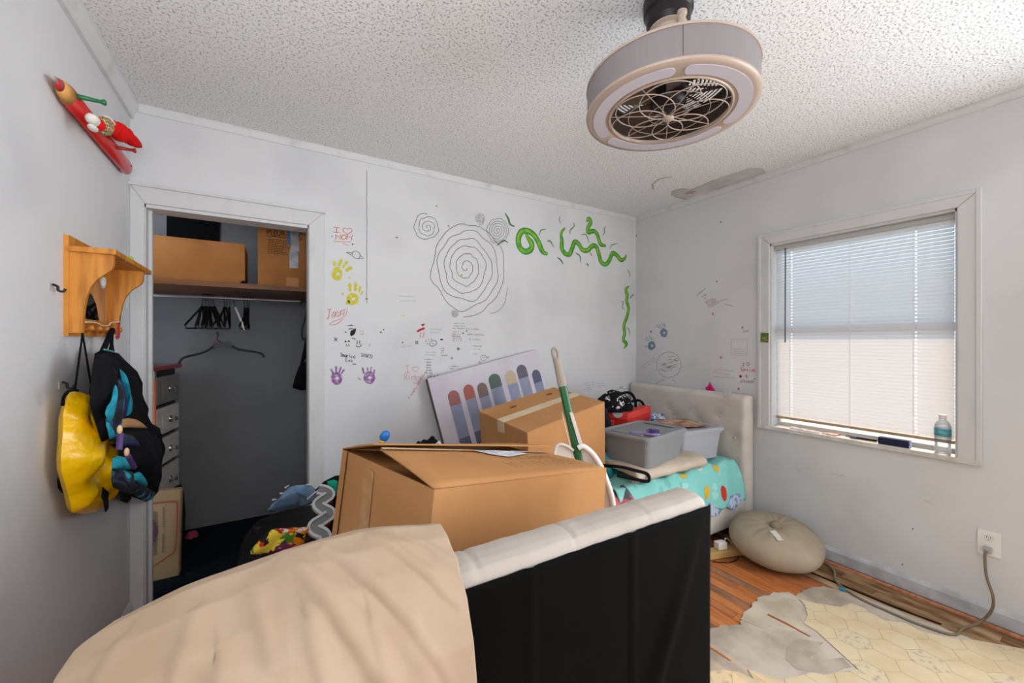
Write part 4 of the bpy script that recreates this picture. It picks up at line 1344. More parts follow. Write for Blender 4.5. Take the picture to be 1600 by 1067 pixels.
MB().lump((XL + 0.102, 2.195, 1.6158), (0.010, 0.018, 0.008), 3, 0.3, 3, 14, 10).make('toy_feet', mat('toy_mauve', '8f8790', 0.5, 0.3), tg, smooth=True, weld=True)
tag(MB().lump((XL + 0.075, 2.02, 1.6158), (0.012, 0.02, 0.010), 9, 0.3, 3, 14, 10).make('small_toy', mat('toy_black_yellow', '2d2a1c', 0.5, 0.3, color2='b69a2c', nscale=60), smooth=True, weld=True),
    'tiny black and yellow toy near the left end of the oak shelf', 'toy')
# two small black hooks stuck on the wall
for (px, py), lb in (((80, 449), 'small black stick-on hook left of the oak shelf'), ((95, 602), 'small black stick-on hook above the yellow bag')):
    o = at(px, py, 'x', XL)
    hk = thing('wall_hook', lb, 'hook', tuple(o))
    MB().obox((o.x + 0.001, o.y - 0.010, o.z), (0.002, 0.012, 0.022)).make('hook_pad', mat('hook_tape', 'b5b5b5', 0.6, 0.2), hk)
    MB().tube(smooth_path([o + Vector((0.002, 0.004, 0.010)), o + Vector((0.012, 0.004, 0.004)), o + Vector((0.014, 0.004, -0.008)), o + Vector((0.024, 0.006, -0.010)), o + Vector((0.028, 0.008, -0.002))]), 0.0035, 7).make('hook_prong', BLACK_PL, hk, smooth=True)

# yellow carrier bag
YB_X = XL + 0.045
yb = thing('yellow_bag', 'shiny yellow plastic bag hanging by a black cord on left wall', 'bag', tuple(at(130, 803, 'x', YB_X)))
YP = mat('yellow_vinyl', 'ffc600', 0.3, 0.45, coat=0.25, bump=0.6, bscale=24, bdist=0.012)
out = [(106, 617), (112, 609), (119, 609), (128, 620), (142, 648), (156, 672), (160, 690), (168, 705), (173, 724), (175, 741), (168, 752), (158, 764), (159, 780), (156, 792), (148, 801), (130, 803), (113, 801), (108, 778), (103, 760), (96, 735), (95, 715), (98, 680), (99, 645)]
MB().puff([at(*p, 'x', YB_X) for p in out], (1, -0.2, 0), 0.070, 0.04, 12, 3, 0.05, 14).make('bag_body', YP, yb, smooth=True)
MB().puff([at(*p, 'x', YB_X + 0.06) for p in [(140, 644), (152, 660), (166, 681), (187, 687), (186, 693), (176, 694), (160, 690), (146, 668)]], (1, -0.2, 0), 0.014, 0.008, 5).make('bag_handle', YP, yb, smooth=True)
MB().tube(smooth_path([at(98, 633, 'x', YB_X + 0.012), at(100, 620, 'x', YB_X + 0.02), at(106, 612, 'x', YB_X + 0.03), at(114, 609.5, 'x', YB_X + 0.035), at(121, 610, 'x', YB_X + 0.03)]), 0.004, 7).make('bag_hem', BLACK, yb, smooth=True)
pk = at(129, 521, 'x', XL + 0.06)
MB().tube([at(117, 609, 'x', YB_X + 0.02), pk, at(143, 606, 'x', YB_X + 0.01), at(150, 650, 'x', YB_X)], 0.0028, 6).make('bag_cord', BLACK, yb)
# black lining edge seen under the yellow bag
MB().puff([at(*p, 'x', XL + 0.022) for p in [(95, 735), (99, 752), (105, 775), (101, 772), (95, 765), (93, 748)]], (1, 0, 0), 0.02, 0.01, 4).make('bag_lining', BLACK, yb, smooth=True)

# plaid backpack
BPX = XL + 0.09
bp = thing('plaid_backpack', 'black and teal plaid backpack hanging open beside the yellow bag', 'backpack', tuple(at(210, 783, 'x', BPX)))
PLAID = plaid_mat('teal_plaid')
PLAIN = mat('backpack_black', '0c0c0f', 0.8, 0.15, color2='15151b', nscale=30)
TEALB = mat('teal_patch', '2aa3b8', 0.7, 0.2, color2='1f7f96', nscale=30, bump=0.2, bscale=300)
NAVYC = mat('navy_patch', '262b52', 0.8, 0.1, color2='2f3a63', nscale=40)
SLATE = mat('slate_patch', '3d4a55', 0.8, 0.1, color2='2c3540', nscale=40)
LININ = mat('tan_lining', 'b28a5e', 0.8, 0.1)


def bpp(outline, m, name, x, front, back_=0.02, seed=1, crease=0.02, nrm=(1, -0.3, 0), label=None, parent=None):
    return MB().puff([at(*p, 'x', x) for p in outline], nrm, front, back_, 7, seed, crease, 14).make(name, m, parent or bp, smooth=True, label=label)


bpp([(148, 552), (160, 546), (186, 552), (194, 562), (199, 590), (205, 618), (214, 640), (222, 655), (236, 668), (247, 684), (249, 705), (244, 735), (243, 765), (237, 780), (228, 784), (212, 778), (203, 776), (190, 772), (172, 776), (165, 766),
     (160, 740), (150, 690), (140, 640), (139, 612), (144, 580)], PLAIN, 'main_body', XL + 0.06, 0.07, 0.045, 4, 0.03)
bpp([(149, 556), (162, 552), (178, 575), (179, 600), (172, 640), (166, 690), (158, 690), (146, 652), (140, 630), (142, 596)], PLAIN, 'shoulder_strap', XL + 0.115, 0.03, 0.01, 6, 0.01)
bpp([(179, 602), (183, 590), (188, 608), (190, 640), (188, 660), (182, 680), (184, 692), (172, 690), (166, 665), (164, 645), (170, 632), (176, 620)], PLAID, 'plaid_panel', XL + 0.135, 0.022, 0.01, 2, 0.01)
bpp([(180, 600), (182, 610), (181, 626), (178, 640), (172, 660), (168, 655), (164, 646), (167, 636), (174, 626), (178, 612)], TEALB, 'teal_check', XL + 0.152, 0.010, 0.004, 5, 0.004)
bpp([(168, 664), (172, 664), (172, 676), (183, 682), (172, 686), (169, 676)], TEALB, 'teal_check', XL + 0.152, 0.008, 0.004, 7, 0.003)
bpp([(187, 576), (192, 580), (197, 600), (201, 616), (204, 632), (203, 648), (198, 650), (197, 640), (199, 626), (194, 606), (190, 592)], TEALB, 'teal_check', XL + 0.118, 0.014, 0.004, 8, 0.004)
bpp([(186, 590), (192, 606), (197, 626), (196, 648), (192, 660), (186, 655), (187, 630)], NAVYC, 'navy_check', XL + 0.13, 0.012, 0.004, 9, 0.004)
bpp([(190, 655), (200, 653), (212, 655), (221, 661), (230, 669), (216, 669), (200, 668), (191, 668)], LININ, 'open_lining', XL + 0.155, 0.010, 0.004, 3, 0.004, label='tan lining showing in the open pocket')
bpp([(186, 670), (205, 668), (228, 671), (238, 684), (240, 705), (236, 730), (238, 756), (232, 770), (220, 762), (210, 745), (196, 735), (186, 716), (183, 690)], PLAIN, 'front_pocket', XL + 0.135, 0.055, 0.01, 11, 0.025)
bpp([(190, 676), (204, 680), (216, 690), (218, 698), (205, 697), (192, 696)], SLATE, 'slate_check', XL + 0.185, 0.010, 0.004, 12, 0.004)
bpp([(192, 689), (205, 688), (217, 690), (216, 696), (203, 696), (192, 694)], NAVYC, 'navy_check', XL + 0.192, 0.006, 0.004, 12, 0.002)
bpp([(176, 716), (184, 712), (192, 714), (200, 722), (197, 735), (186, 734), (175, 732)], TEALB, 'teal_check', XL + 0.165, 0.024, 0.008, 13, 0.006)
bpp([(175, 732), (196, 735), (203, 745), (206, 760), (203, 772), (190, 768), (177, 762), (174, 748)], PLAID, 'bottom_pocket', XL + 0.155, 0.03, 0.01, 14, 0.015)
bpp([(176, 748), (186, 750), (196, 756), (199, 763), (192, 764), (184, 756), (176, 754)], SLATE, 'slate_check', XL + 0.18, 0.008, 0.004, 15, 0.003)
bpp([(209, 740), (216, 737), (224, 746), (229, 757), (228, 761), (218, 755), (210, 750)], TEALB, 'teal_check', XL + 0.185, 0.012, 0.004, 16, 0.004)
bpp([(203, 745), (212, 754), (228, 763), (238, 770), (235, 781), (226, 783), (214, 776), (205, 766)], PLAID, 'bottom_panel', XL + 0.165, 0.025, 0.01, 17, 0.01)
bpp([(188, 764), (200, 766), (204, 780), (198, 786), (189, 783)], PLAIN, 'strap_end', XL + 0.14, 0.012, 0.006, 18, 0.004)
bpp([(160, 760), (168, 768), (166, 778), (168, 797), (165, 801), (162, 784), (158, 776)], PLAIN, 'strap_end', XL + 0.12, 0.008, 0.004, 18, 0.002)
for (x0, y0, x1, y1) in ((189, 677, 186, 703), (200, 712, 210, 730)):
    zp = MB().tube([at(x0, y0, 'x', XL + 0.215), at(x1, y1, 'x', XL + 0.215)], 0.0075, 6).make('zip_pull', mat('purple_pull', '4a3568', 0.5, 0.3), bp)
    MB().lump(at(x0 - 2, y0 - 6, 'x', XL + 0.215), (0.006, 0.008, 0.012), 2, 0.1, 2, 12, 8, flat=False).make('zip_tip', mat('pull_tan', 'd9b98c', 0.5, 0.3), zp, smooth=True, weld=True)
hookp = Vector((XL + 0.065, 2.05, 1.35))
MB().tube([at(160, 550, 'x', XL + 0.07), hookp, at(174, 549, 'x', XL + 0.07)], 0.009, 6).make('hang_loop', BLACK, bp)
MB().tube([at(163, 546, 'x', XL + 0.10), at(176, 549, 'x', XL + 0.10)], 0.003, 6).make('teal_piping', mat('teal_piping', '4f8f8c', 0.6, 0.2), bp)

# ------------------------------------------------------------------ closet contents
shf = slab('closet_shelf', (-1.15, 2.86, 1.622), (0.55, YCB, 1.65), SHELFWOOD, kind=False)
tag(shf, 'brown wooden shelf across the closet under the boxes', 'shelf')
rod = MB().tube([(-1.15, 3.075, 1.578), (0.55, 3.075, 1.578)], 0.013, 14)
tag(rod.make('closet_rod', mat('rod_steel', '9a9a9c', 0.3, 0.5, metal=0.9), smooth=False), 'grey metal hanging rod under the closet shelf', 'rod')
blk = MB().box((-0.591, YCB - 0.012, 2.005), (-0.30, YCB, 2.165))
tag(blk.make('wall_panel', mat('panel_black', '060607', 0.7, 0.1)), 'flat black rectangular panel high on closet back wall', 'panel')

# long box
lb = thing('long_box', 'long low cardboard box on the left of closet shelf', 'box', (-0.55, 3.05, 1.651))
MB().box((-0.98, 2.93, 1.651), (-0.124, 3.28, 1.893)).make('box_body', CARD_DK, lb, bevel=0.003)
for yy in (2.9285, ):
    MB().box((-0.98, yy, 1.886), (-0.124, yy + 0.35, 1.896)).make('box_lid', CARD_DK, lb)
tag(MB().lump((-0.13, 2.925, 1.651), (0.016, 0.02, 0.022), 3, 0.3, 3).make('black_scrap', BLACK, smooth=True, weld=True), 'small black scrap at the right foot of the long box', 'scrap')
# upright box with print and tape
ub = thing('printed_box', 'upright cardboard box lettered PLEUR-EVAC with silver tape', 'box', (0.14, 3.05, 1.651))
bx0, bx1, by0, by1 = -0.058, 0.36, 2.932, 3.30
MB().box((bx0, by0, 1.651), (bx1, by1, 2.028)).make('box_body', CARD_DK, ub, bevel=0.003)


def text_mesh(txt, size, m, origin, ux, uz, parent, name='lettering', sx=1.0):
    c = bpy.data.curves.new('t', 'FONT')
    c.body = txt
    c.size = size
    o = bpy.data.objects.new('t', c)
    COL.objects.link(o)
    dg = bpy.context.evaluated_depsgraph_get()
    me = bpy.data.meshes.new_from_object(o.evaluated_get(dg))
    ux, uz, og = Vector(ux), Vector(uz), Vector(origin)
    b = MB()
    b.add([og + ux * v.co.x * sx + uz * v.co.y for v in me.vertices], [tuple(p.vertices) for p in me.polygons])
    bpy.data.objects.remove(o)
    bpy.data.meshes.remove(me)
    return b.make(name, m, parent)


PRINT = mat('black_print', '1c1511', 0.8, 0.1)
PRINTB = mat('brown_print', '6b4222', 0.8, 0.1)
text_mesh('PLEUR-EVAC', 0.046, PRINT, (-0.012, by0 - 0.0008, 1.972), (1, 0, 0), (0, 0, 1), ub, sx=0.78)
MB().box((-0.012, by0 - 0.0008, 1.962), (0.19, by0, 1.966)).make('print_rule', PRINT, ub)
rp_ = random.Random(9)
for k in range(9):
    b = MB()
    x = -0.005
    end = 0.075 + rp_.uniform(0, 0.03)
    while x < end:
        l = rp_.uniform(0.006, 0.016)
        b.ribbon([(x, by0 - 0.0008, 1.945 - 0.0108 * k), (x + l, by0 - 0.0008, 1.945 - 0.0108 * k)], 0.0045, BN)
        x += l + 0.003
    b.make('small_print', PRINTB, ub)
DUCT = mat('duct_tape', 'a9abb0', 0.35, 0.5, metal=0.3, color2='85878d', nscale=20)
MB().prism([(0.112, by0 - 0.003, 2.02), (0.165, by0 - 0.003, 2.02), (0.168, by0 - 0.003, 1.885), (0.150, by0 - 0.003, 1.88), (0.163, by0 - 0.003, 1.87), (0.161, by0 - 0.003, 1.78), (0.114, by0 - 0.003, 1.775), (0.112, by0 - 0.003, 1.87), (0.124, by0 - 0.003, 1.93)],
           (0, 0.002, 0)).make('tape_strip', DUCT, ub, label='crumpled silver tape')
MB().box((0.100, by0 - 0.002, 1.925), (0.114, by0, 2.0)).make('tape_strip', mat('blue_tape', '2f74b5', 0.5, 0.3), ub, label='blue tape edge')
MB().box((0.095, by0 - 0.0012, 1.655), (0.165, by0, 1.715)).make('paper_patch', mat('pale_patch', 'c98f62', 0.8, 0.1), ub)
# hangers: a side-on bunch and one facing out
HG = mat('hanger_black', '0b0b0c', 0.4, 0.4)


def side_hanger(x, dy, lean, label, m=HG):
    h = thing('coat_hanger', label, 'hanger', (x, 3.075, 1.35), 'hangers bunched on the closet rod')
    p = [(x, 3.075 + 0.016 * math.cos(a), 1.578 + 0.003 + 0.016 * math.sin(a)) for a in [PI * k / 6 - 0.6 for k in range(7)]]
    MB().tube(p + [(x + lean * 0.1, 3.075, 1.545), (x + lean * 0.2, 3.075, 1.52)], 0.0028, 6).make('hanger_hook', h and HG, h)
    a = (x + lean * 0.2, 3.075, 1.52)
    l = (x + lean + dy, 2.90, 1.40)
    r = (x + lean - dy, 3.26, 1.41)
    MB().tube([a, l, (l[0] + 0.004, l[1] + 0.01, l[2] - 0.018), (r[0], r[1] - 0.01, r[2] - 0.018), r, a], 0.0055, 6).make('hanger_frame', m, h)
    return h


GL_ = 'black plastic hanger edge-on on the closet rod'
rr = random.Random(2)
for k in range(9):
    x = -0.345 + k * 0.0065
    side_hanger(x, rr.uniform(-0.03, 0.03), (k - 4) * 0.010 + rr.uniform(-0.012, 0.012), GL_ + ', in the dense left cluster')
for k, x in enumerate((-0.235, -0.222, -0.208, -0.135, -0.118, -0.105)):
    side_hanger(x, rr.uniform(-0.03, 0.03), rr.uniform(-0.03, 0.02), GL_ + ', in the loose right cluster')
side_hanger(-0.19, 0.01, 0.05, 'white plastic hanger standing out among the black hangers on closet rod', WHITE_PL)
fh = thing('coat_hanger', 'wide black coat hanger facing out below the hanger bunch', 'hanger', (-0.24, 3.03, 1.18))


def hp_(x, y):
    return at(x, y, 'y', 3.03)


MB().tube(smooth_path([hp_(338, 522), hp_(340, 519), hp_(341, 524), hp_(339, 529), hp_(343, 533), hp_(347, 536)]), 0.0035, 6).make('hanger_hook', HG, fh)
MB().prism([hp_(*p) for p in [(328, 545), (335, 534), (360, 533), (368, 544), (360, 544), (349, 542), (336, 546)]], (0, 0.012, 0)).make('hanger_neck', HG, fh)
MB().tube(smooth_path([hp_(333, 541), hp_(325, 547), hp_(310, 553), hp_(296, 556), hp_(285, 560), hp_(279, 568)]), 0.0065, 8).make('hanger_arm', HG, fh, smooth=True)
MB().tube(smooth_path([hp_(362, 540), hp_(370, 545), hp_(386, 548), hp_(400, 550), hp_(409, 553), hp_(413, 558)]), 0.0065, 8).make('hanger_arm', HG, fh, smooth=True)
MB().obox(hp_(338, 533), (0.012, 0.012, 0.016)).make('size_tab', mat('hanger_red_tab', '6b2a3c', 0.5, 0.3), fh)
# black strap bag at the right end of the rod
sb = thing('strap_bag', 'limp black bag hanging by straps at the right of the closet', 'bag', tuple(at(475, 608, 'y', 3.0)))


def sp_(x, y, yy=3.0):
    return at(x, y, 'y', yy)


MB().tube(smooth_path([sp_(470, 478), sp_(472, 470), sp_(477, 471), sp_(480, 480), sp_(476, 500), sp_(472, 515), sp_(473, 530), sp_(480, 525), sp_(484, 505)]), 0.006, 7).make('bag_strap', HG, sb, smooth=True)
MB().puff([sp_(*p) for p in [(478, 525), (486, 520), (486, 545), (478, 560), (472, 570), (468, 574)]], (0, -1, 0), 0.015, 0.01, 5).make('bag_neck', BLACK, sb, smooth=True)
MB().puff([sp_(*p) for p in [(467, 572), (476, 565), (492, 560), (496, 590), (490, 608), (470, 610), (457, 606), (460, 592)]], (0, -1, 0), 0.03, 0.02, 6, 2, 0.01).make('bag_body', BLACK, sb, smooth=True)

# dresser at the left of the closet
P1, P2 = Vector((-0.565, 2.955)), Vector((-0.502, 3.315))
dr = thing('dresser', 'narrow five-drawer dresser with red top inside the closet', 'dresser', (-0.75, 3.1, 0.004))
dv = (P2 - P1).normalized()
dn = Vector((dv.y, -dv.x))


def dp(t, o, z):
    q = P1 + dv * t + dn * o
    return Vector((q.x, q.y, z))


L = (P2 - P1).length
DBLK = mat('dresser_black', '121113', 0.4, 0.4)
DGRY = mat('dresser_grey', 'b9b1a8', 0.5, 0.3, color2='a29a92', nscale=8, stretch=(1, 1, 6))
DGRYD = mat('dresser_dark_grey', '6a6764', 0.5, 0.3)


def dbox(t0, t1, o0, o1, z0, z1):
    return MB().hexa([dp(t0, o0, z0), dp(t1, o0, z0), dp(t1, o1, z0), dp(t0, o1, z0), dp(t0, o0, z1), dp(t1, o0, z1), dp(t1, o1, z1), dp(t0, o1, z1)])


dbox(0, L, -0.40, -0.012, 0.004, 1.14).make('carcass', DBLK, dr)
dbox(-0.02, L + 0.02, -0.41, 0.02, 1.14, 1.165).make('top_board', mat('dresser_red_top', '8e1f17', 0.3, 0.5, coat=0.4), dr, bevel=0.006)
MB().tube([dp(0.030, 0.004, 0.10), dp(0.030, 0.004, 1.09)], 0.012, 12).make('corner_post', mat('copper_post', 'c8693c', 0.35, 0.5), dr, smooth=True)
MB().tube([dp(0.030, 0.004, 1.09), dp(0.030, 0.004, 1.14)], 0.013, 12).make('post_cap', mat('pewter', '8f8d8a', 0.3, 0.5, metal=0.7), dr)
zz = [1.115, 0.93, 0.75, 0.575, 0.375, 0.16]
for k in range(5):
    z1, z0 = zz[k] - 0.012, zz[k + 1] + 0.012
    m = DGRYD if k == 0 else DGRY
    dd = dbox(0.055, L - 0.005, -0.012, 0.012, z0, z1).make('drawer', m, dr, bevel=0.004)
    dbox(0.11, L - 0.06, 0.012, 0.018, z0 + 0.03, z1 - 0.03).make('drawer_panel', m, dd, bevel=0.004)
    mz = (z0 + z1) / 2
    ks = MB()
    c = dp(0.055 + (L - 0.06) * 0.52, 0.019, mz)
    rot = Vector((dn.x, dn.y, 0)).to_track_quat('Z', 'Y').to_matrix()
    ks.lathe([(0.022, 0), (0.020, 0.004), (0.006, 0.006), (0.006, 0.018), (0.014, 0.024), (0.013, 0.032), (0.004, 0.036)], c, 14, rot)
    ks.make('knob', mat('chrome_knob', 'c9c9c9', 0.15, 0.5, metal=0.95), dd, smooth=False)
# flattened carton leaning in front of the dresser
fc_ = thing('flat_carton', 'flattened tan carton with red printed border standing in the closet', 'carton', (-0.53, 2.89, 0.005))
c8 = [(-0.70, 2.87, 0.005), (-0.425, 2.872, 0.005), (-0.425, 2.93, 0.005), (-0.70, 2.93, 0.005), (-0.70, 2.893, 0.50), (-0.418, 2.895, 0.478), (-0.418, 2.945, 0.478), (-0.70, 2.94, 0.50)]
MB().hexa(c8).make('carton_body', CARD_PALE, fc_, bevel=0.008)
RP = mat('faded_red_print', '9c4a40', 0.8, 0.1)
cf = lambda x, z: Vector((x, 2.8693 + 0.0465 * z - 0.0012, z))
b = MB()
b.ribbon([cf(*p) for p in smooth_path([(-0.69, 0.10), (-0.56, 0.085), (-0.47, 0.13), (-0.445, 0.16), (-0.437, 0.28), (-0.437, 0.40), (-0.445, 0.415), (-0.52, 0.425), (-0.69, 0.43)])], 0.006, BN)
b.make('print_border', RP, fc_)
MB().poly([cf(-0.605 + 0.085 * math.cos(a * PI / 12), 0.27 + 0.115 * math.sin(a * PI / 12)) for a in range(24)]).make('print_disc', mat('faded_maroon', '6e3a40', 0.8, 0.1, color2='4a3a55', nscale=9), fc_)
for k, (x, z0, z1) in enumerate(((-0.535, 0.29, 0.385), (-0.527, 0.295, 0.375), (-0.495, 0.29, 0.40), (-0.535, 0.15, 0.25), (-0.527, 0.15, 0.245), (-0.497, 0.155, 0.255))):
    b = MB()
    for q in range(9):
        z = z0 + (z1 - z0) * q / 9
        b.ribbon([cf(x, z), cf(x, z + (z1 - z0) / 13)], 0.006, BN)
    b.make('print_lines', mat('faded_grey_print', '6c6158', 0.8, 0.1), fc_)
tag(MB().lump((-0.44, 3.40, 0.004), (0.035, 0.03, 0.04), 3, 0.3, 2).make('pink_slipper', mat('dull_pink', 'a8485e', 0.8, 0.1), smooth=True, weld=True), 'small dull pink cloth lump on closet floor by the carton', 'cloth')
tag(MB().puff([at(*p, 'y', 2.955) for p in [(268, 768), (272, 760), (283, 756), (287, 768), (290, 800), (289, 828), (284, 830), (282, 800), (280, 772)]], (0, -1, 0), 0.01, 0.02, 5).make('black_bag', BLACK, smooth=True), 'black bag edge tucked behind the flat carton', 'bag')

# ------------------------------------------------------------------ heap right of the closet
bag = thing('duffel_bag', 'big black duffel bag slumped in front of the closet', 'bag', (0.12, 2.15, 0.0))


def duf(u, v):
    a, b = 2 * PI * u, PI * (v - 0.5)
    d = Vector((math.cos(a) * math.cos(b), math.sin(a) * math.cos(b), math.sin(b)))
    e = lambda q, k: math.copysign(abs(q) ** k, q)
    k = 1 + 0.05 * noise.fractal(d * 2.4 + Vector((3, 1, 2)), 0.8, 2.1, 3)
    return Vector((0.13 + 0.255 * e(d.x, 0.55) * k, 2.06 + 0.42 * e(d.y, 0.6) * k, max(0.0, 0.235 + 0.235 * e(d.z, 0.6) * k)))


MB().grid(duf, 48, 28).make('bag_body', mat('duffel_nylon', '101012', 0.7, 0.2, color2='18181b', nscale=8, bump=0.3, bscale=30, bdist=0.01), bag, smooth=True, weld=True)
# printed cloth spilling from its front: three folds of one garment
pc = thing('printed_shirt', 'shirt printed in red, yellow and green tucked over black duffel', 'shirt', (0.10, 1.66, 0.40))
FLAME = patches_mat('flame_print', 'e0a21c', ['c8331e', 'e6c62a', '6b2a4e', 'e08a1e', '4f8a34', '2a1d1c', 'e4cf4a'], 26, 0.9, 0.6)


def pp(x, y, yy=1.62):
    return at(x, y, 'y', yy)


MB().puff([pp(*p) for p in [(420, 828), (436, 826), (460, 824), (476, 824), (484, 832), (476, 846), (470, 856), (440, 862), (415, 866), (392, 866), (391, 860), (400, 850), (410, 838)]], (0.1, -1, 0.3), 0.03, 0.05, 7, 5, 0.03, 16).make('shirt_front', FLAME, pc, smooth=True)
MB().puff([pp(*p) for p in [(394, 823), (409, 823), (401, 834)]], (0.1, -1, 0.3), 0.012, 0.02, 4).make('shirt_corner', FLAME, pc, smooth=True)
MB().puff([pp(*p) for p in [(428, 826), (484, 823), (487, 828), (480, 836), (455, 832), (430, 833)]], (0.1, -1, 0.3), 0.035, 0.02, 4, 7, 0.02).make('shirt_collar', patches_mat('collar_print', 'c22f1e', ['d8c9c6', 'e3b11f', 'b5281c', 'e07a22'], 34, 0.8), pc, smooth=True)
# denim shorts
ds = thing('denim_shorts', 'faded blue denim shorts with frayed hems on the black duffel', 'shorts', tuple(at(455, 795, 'y', 2.0)))
DEN = mat('denim', '5f7f9f', 0.9, 0.1, color2='8aa3b8', nscale=22, lo=0.4, hi=0.7, bump=0.3, bscale=400)


def dsp(p, yy=1.98):
    return at(p[0], p[1], 'y', yy)


MB().puff([dsp(p) for p in [(418, 798), (424, 788), (434, 783), (440, 772), (450, 763), (462, 759), (478, 759), (488, 760), (496, 766), (501, 775), (498, 778), (488, 784), (480, 783), (470, 778), (462, 786), (444, 790), (432, 792)]], (0, -0.6, 0.8), 0.035, 0.05, 7, 3, 0.02, 20).make('shorts_body', DEN, ds, smooth=True)
for p in ((445, 762, 452, 758), (478, 757, 490, 758), (425, 781, 432, 780), (437, 771, 443, 770)):
    MB().tube([dsp((p[0], p[1]), 1.96), dsp((p[2], p[3]), 1.96)], [0.004, 0.002], 5).make('frayed_thread', mat('frayed_white', 'c9ccd0', 0.9, 0.1), ds)
MB().tube(smooth_path([dsp((480, 780), 1.93), dsp((489, 772), 1.93), dsp((497, 766), 1.94)]), 0.003, 5).make('hem_seam', mat('frayed_white', 'c9ccd0', 0.9, 0.1), ds)
# snaking grey toy road
tr = thing('toy_road', 'grey wavy toy road track with pale kerbs standing by the box', 'toy', tuple(at(505, 848, 'y', 1.55)))
cl = smooth_path([(497, 765), (509, 768), (514, 774), (505, 781), (497, 788), (503, 795), (513, 800), (514, 805), (503, 813), (491, 821), (492, 828), (505, 835), (508, 843), (506, 852)], 6)
road = [at(x, y, 'y', 1.80 - (y - 765) * 0.0030) for x, y in cl]


def band(off0, off1, lift, m, name):
    b = MB()
    vs, fs = [], []
    n = len(road)
    for i, p in enumerate(road):
        t = (road[min(i + 1, n - 1)] - road[max(i - 1, 0)]).normalized()
        nn = Vector((0.1, -0.75, 0.65))
        s = t.cross(nn).normalized()
        up = s.cross(t).normalized()
        for o in (off0, off1):
            vs += [p + s * o + up * lift, p + s * o - up * 0.008]
    for i in range(n - 1):
        a, c = 4 * i, 4 * i + 4
        fs += [(a, c, c + 2, a + 2), (a + 1, a + 3, c + 3, c + 1), (a, a + 1, c + 1, c), (a + 2, c + 2, c + 3, a + 3)]
    fs += [(0, 2, 3, 1), (4 * n - 4, 4 * n - 3, 4 * n - 1, 4 * n - 2)]
    return b.add(vs, fs).make(name, m, tr)


band(-0.0125, 0.0125, 0.004, mat('road_grey', '77777a', 0.6, 0.2), 'road_strip')
band(-0.022, -0.0125, 0.009, mat('kerb_grey', 'b9bab6', 0.6, 0.2), 'kerb')
band(0.0125, 0.022, 0.009, mat('kerb_grey', 'b9bab6', 0.6, 0.2), 'kerb')
gr = MB().tube([at(500 + 15 * math.cos(a * PI / 16), 857 + 11 * math.sin(a * PI / 16), 'y', 1.42) for a in range(32)], 0.004, 7, closed=True)
tag(gr.make('green_ring', mat('ring_green', '1f6b45', 0.4, 0.4), smooth=True), 'thin dark green plastic ring at the foot of toy road', 'ring')
# clothes behind the open box: black heap, teal cloth, purple patch
tag(MB().puff([at(*p, 'y', 1.95) for p in [(492, 766), (506, 752), (524, 743), (540, 742), (560, 760), (560, 870), (505, 868), (512, 830), (516, 800), (503, 780)]], (0, -1, 0.2), 0.06, 0.10, 7, 8, 0.04).make('black_garment', BLACK, smooth=True),
    'black garment heaped against the left side of open box', 'clothes')
tag(MB().puff([at(*p, 'y', 1.87) for p in [(511, 752), (522, 749), (528, 752), (528, 774), (519, 774), (513, 764)]], (0, -1, 0.2), 0.02, 0.02, 5, 4, 0.01).make('teal_cloth', mat('teal_cloth', '1f9a7c', 0.8, 0.1), smooth=True), 'bright teal green cloth on black garment beside open box', 'cloth')
tag(MB().puff([at(*p, 'y', 1.86) for p in [(506, 782), (520, 775), (521, 786), (514, 796), (509, 790)]], (0, -1, 0.2), 0.015, 0.02, 5, 4, 0.01).make('plum_cloth', mat('plum_cloth', '6b2348', 0.8, 0.1), smooth=True), 'plum purple cloth scrap beside the toy road', 'cloth')
tag(MB().puff([at(*p, 'y', 1.80) for p in [(498, 822), (510, 810), (517, 800), (516, 822), (506, 828)]], (0, -1, 0.2), 0.015, 0.02, 5, 4, 0.01).make('brown_cloth', mat('brown_print_cloth', '6b4a2c', 0.8, 0.1, color2='7a3550', nscale=18), smooth=True), 'brown and plum patterned cloth below plum scrap', 'cloth')

# ------------------------------------------------------------------ big open carton in the middle
def scl(p, k=0.8):
    return EYE + (Vector(p) - EYE) * k


A, Cc, D, B = scl((0.386, 1.05, 0.903)), scl((1.176, 1.206, 0.787)), scl((1.041, 1.872, 0.763)), scl((0.251, 1.716, 0.878))
dwn = Vector((-0.079, -0.038, -0.594)).normalized()


def low(p):
    return p + Vector((dwn.x * 1.0, dwn.y, dwn.z)) * ((p.z - 0.002) / -dwn.z)


oc = thing('open_carton', 'large brown cardboard carton with lifted top flaps behind the bed board', 'box', tuple((low(A) + low(D)) / 2))


def wall4(p, q, t, m, name):
    """one cardboard wall from edge p-q down to the floor, t thick towards the inside"""
    n = (q - p).cross(dwn).normalized()
    ctr = (A + B + Cc + D) / 4
    if (ctr - p).dot(n) < 0:
        n = -n
    lp, lq = low(p), low(q)
    return MB().hexa([lp, lq, lq + n * t, lp + n * t, p, q, q + n * t, p + n * t]).make(name, m, oc)


wall4(A, Cc, 0.005, CARD, 'side_panel')
wall4(Cc, D, 0.005, CARD, 'side_panel')
wall4(D, B, 0.005, CARD, 'side_panel')
wall4(B, A, 0.005, CARD, 'side_panel')
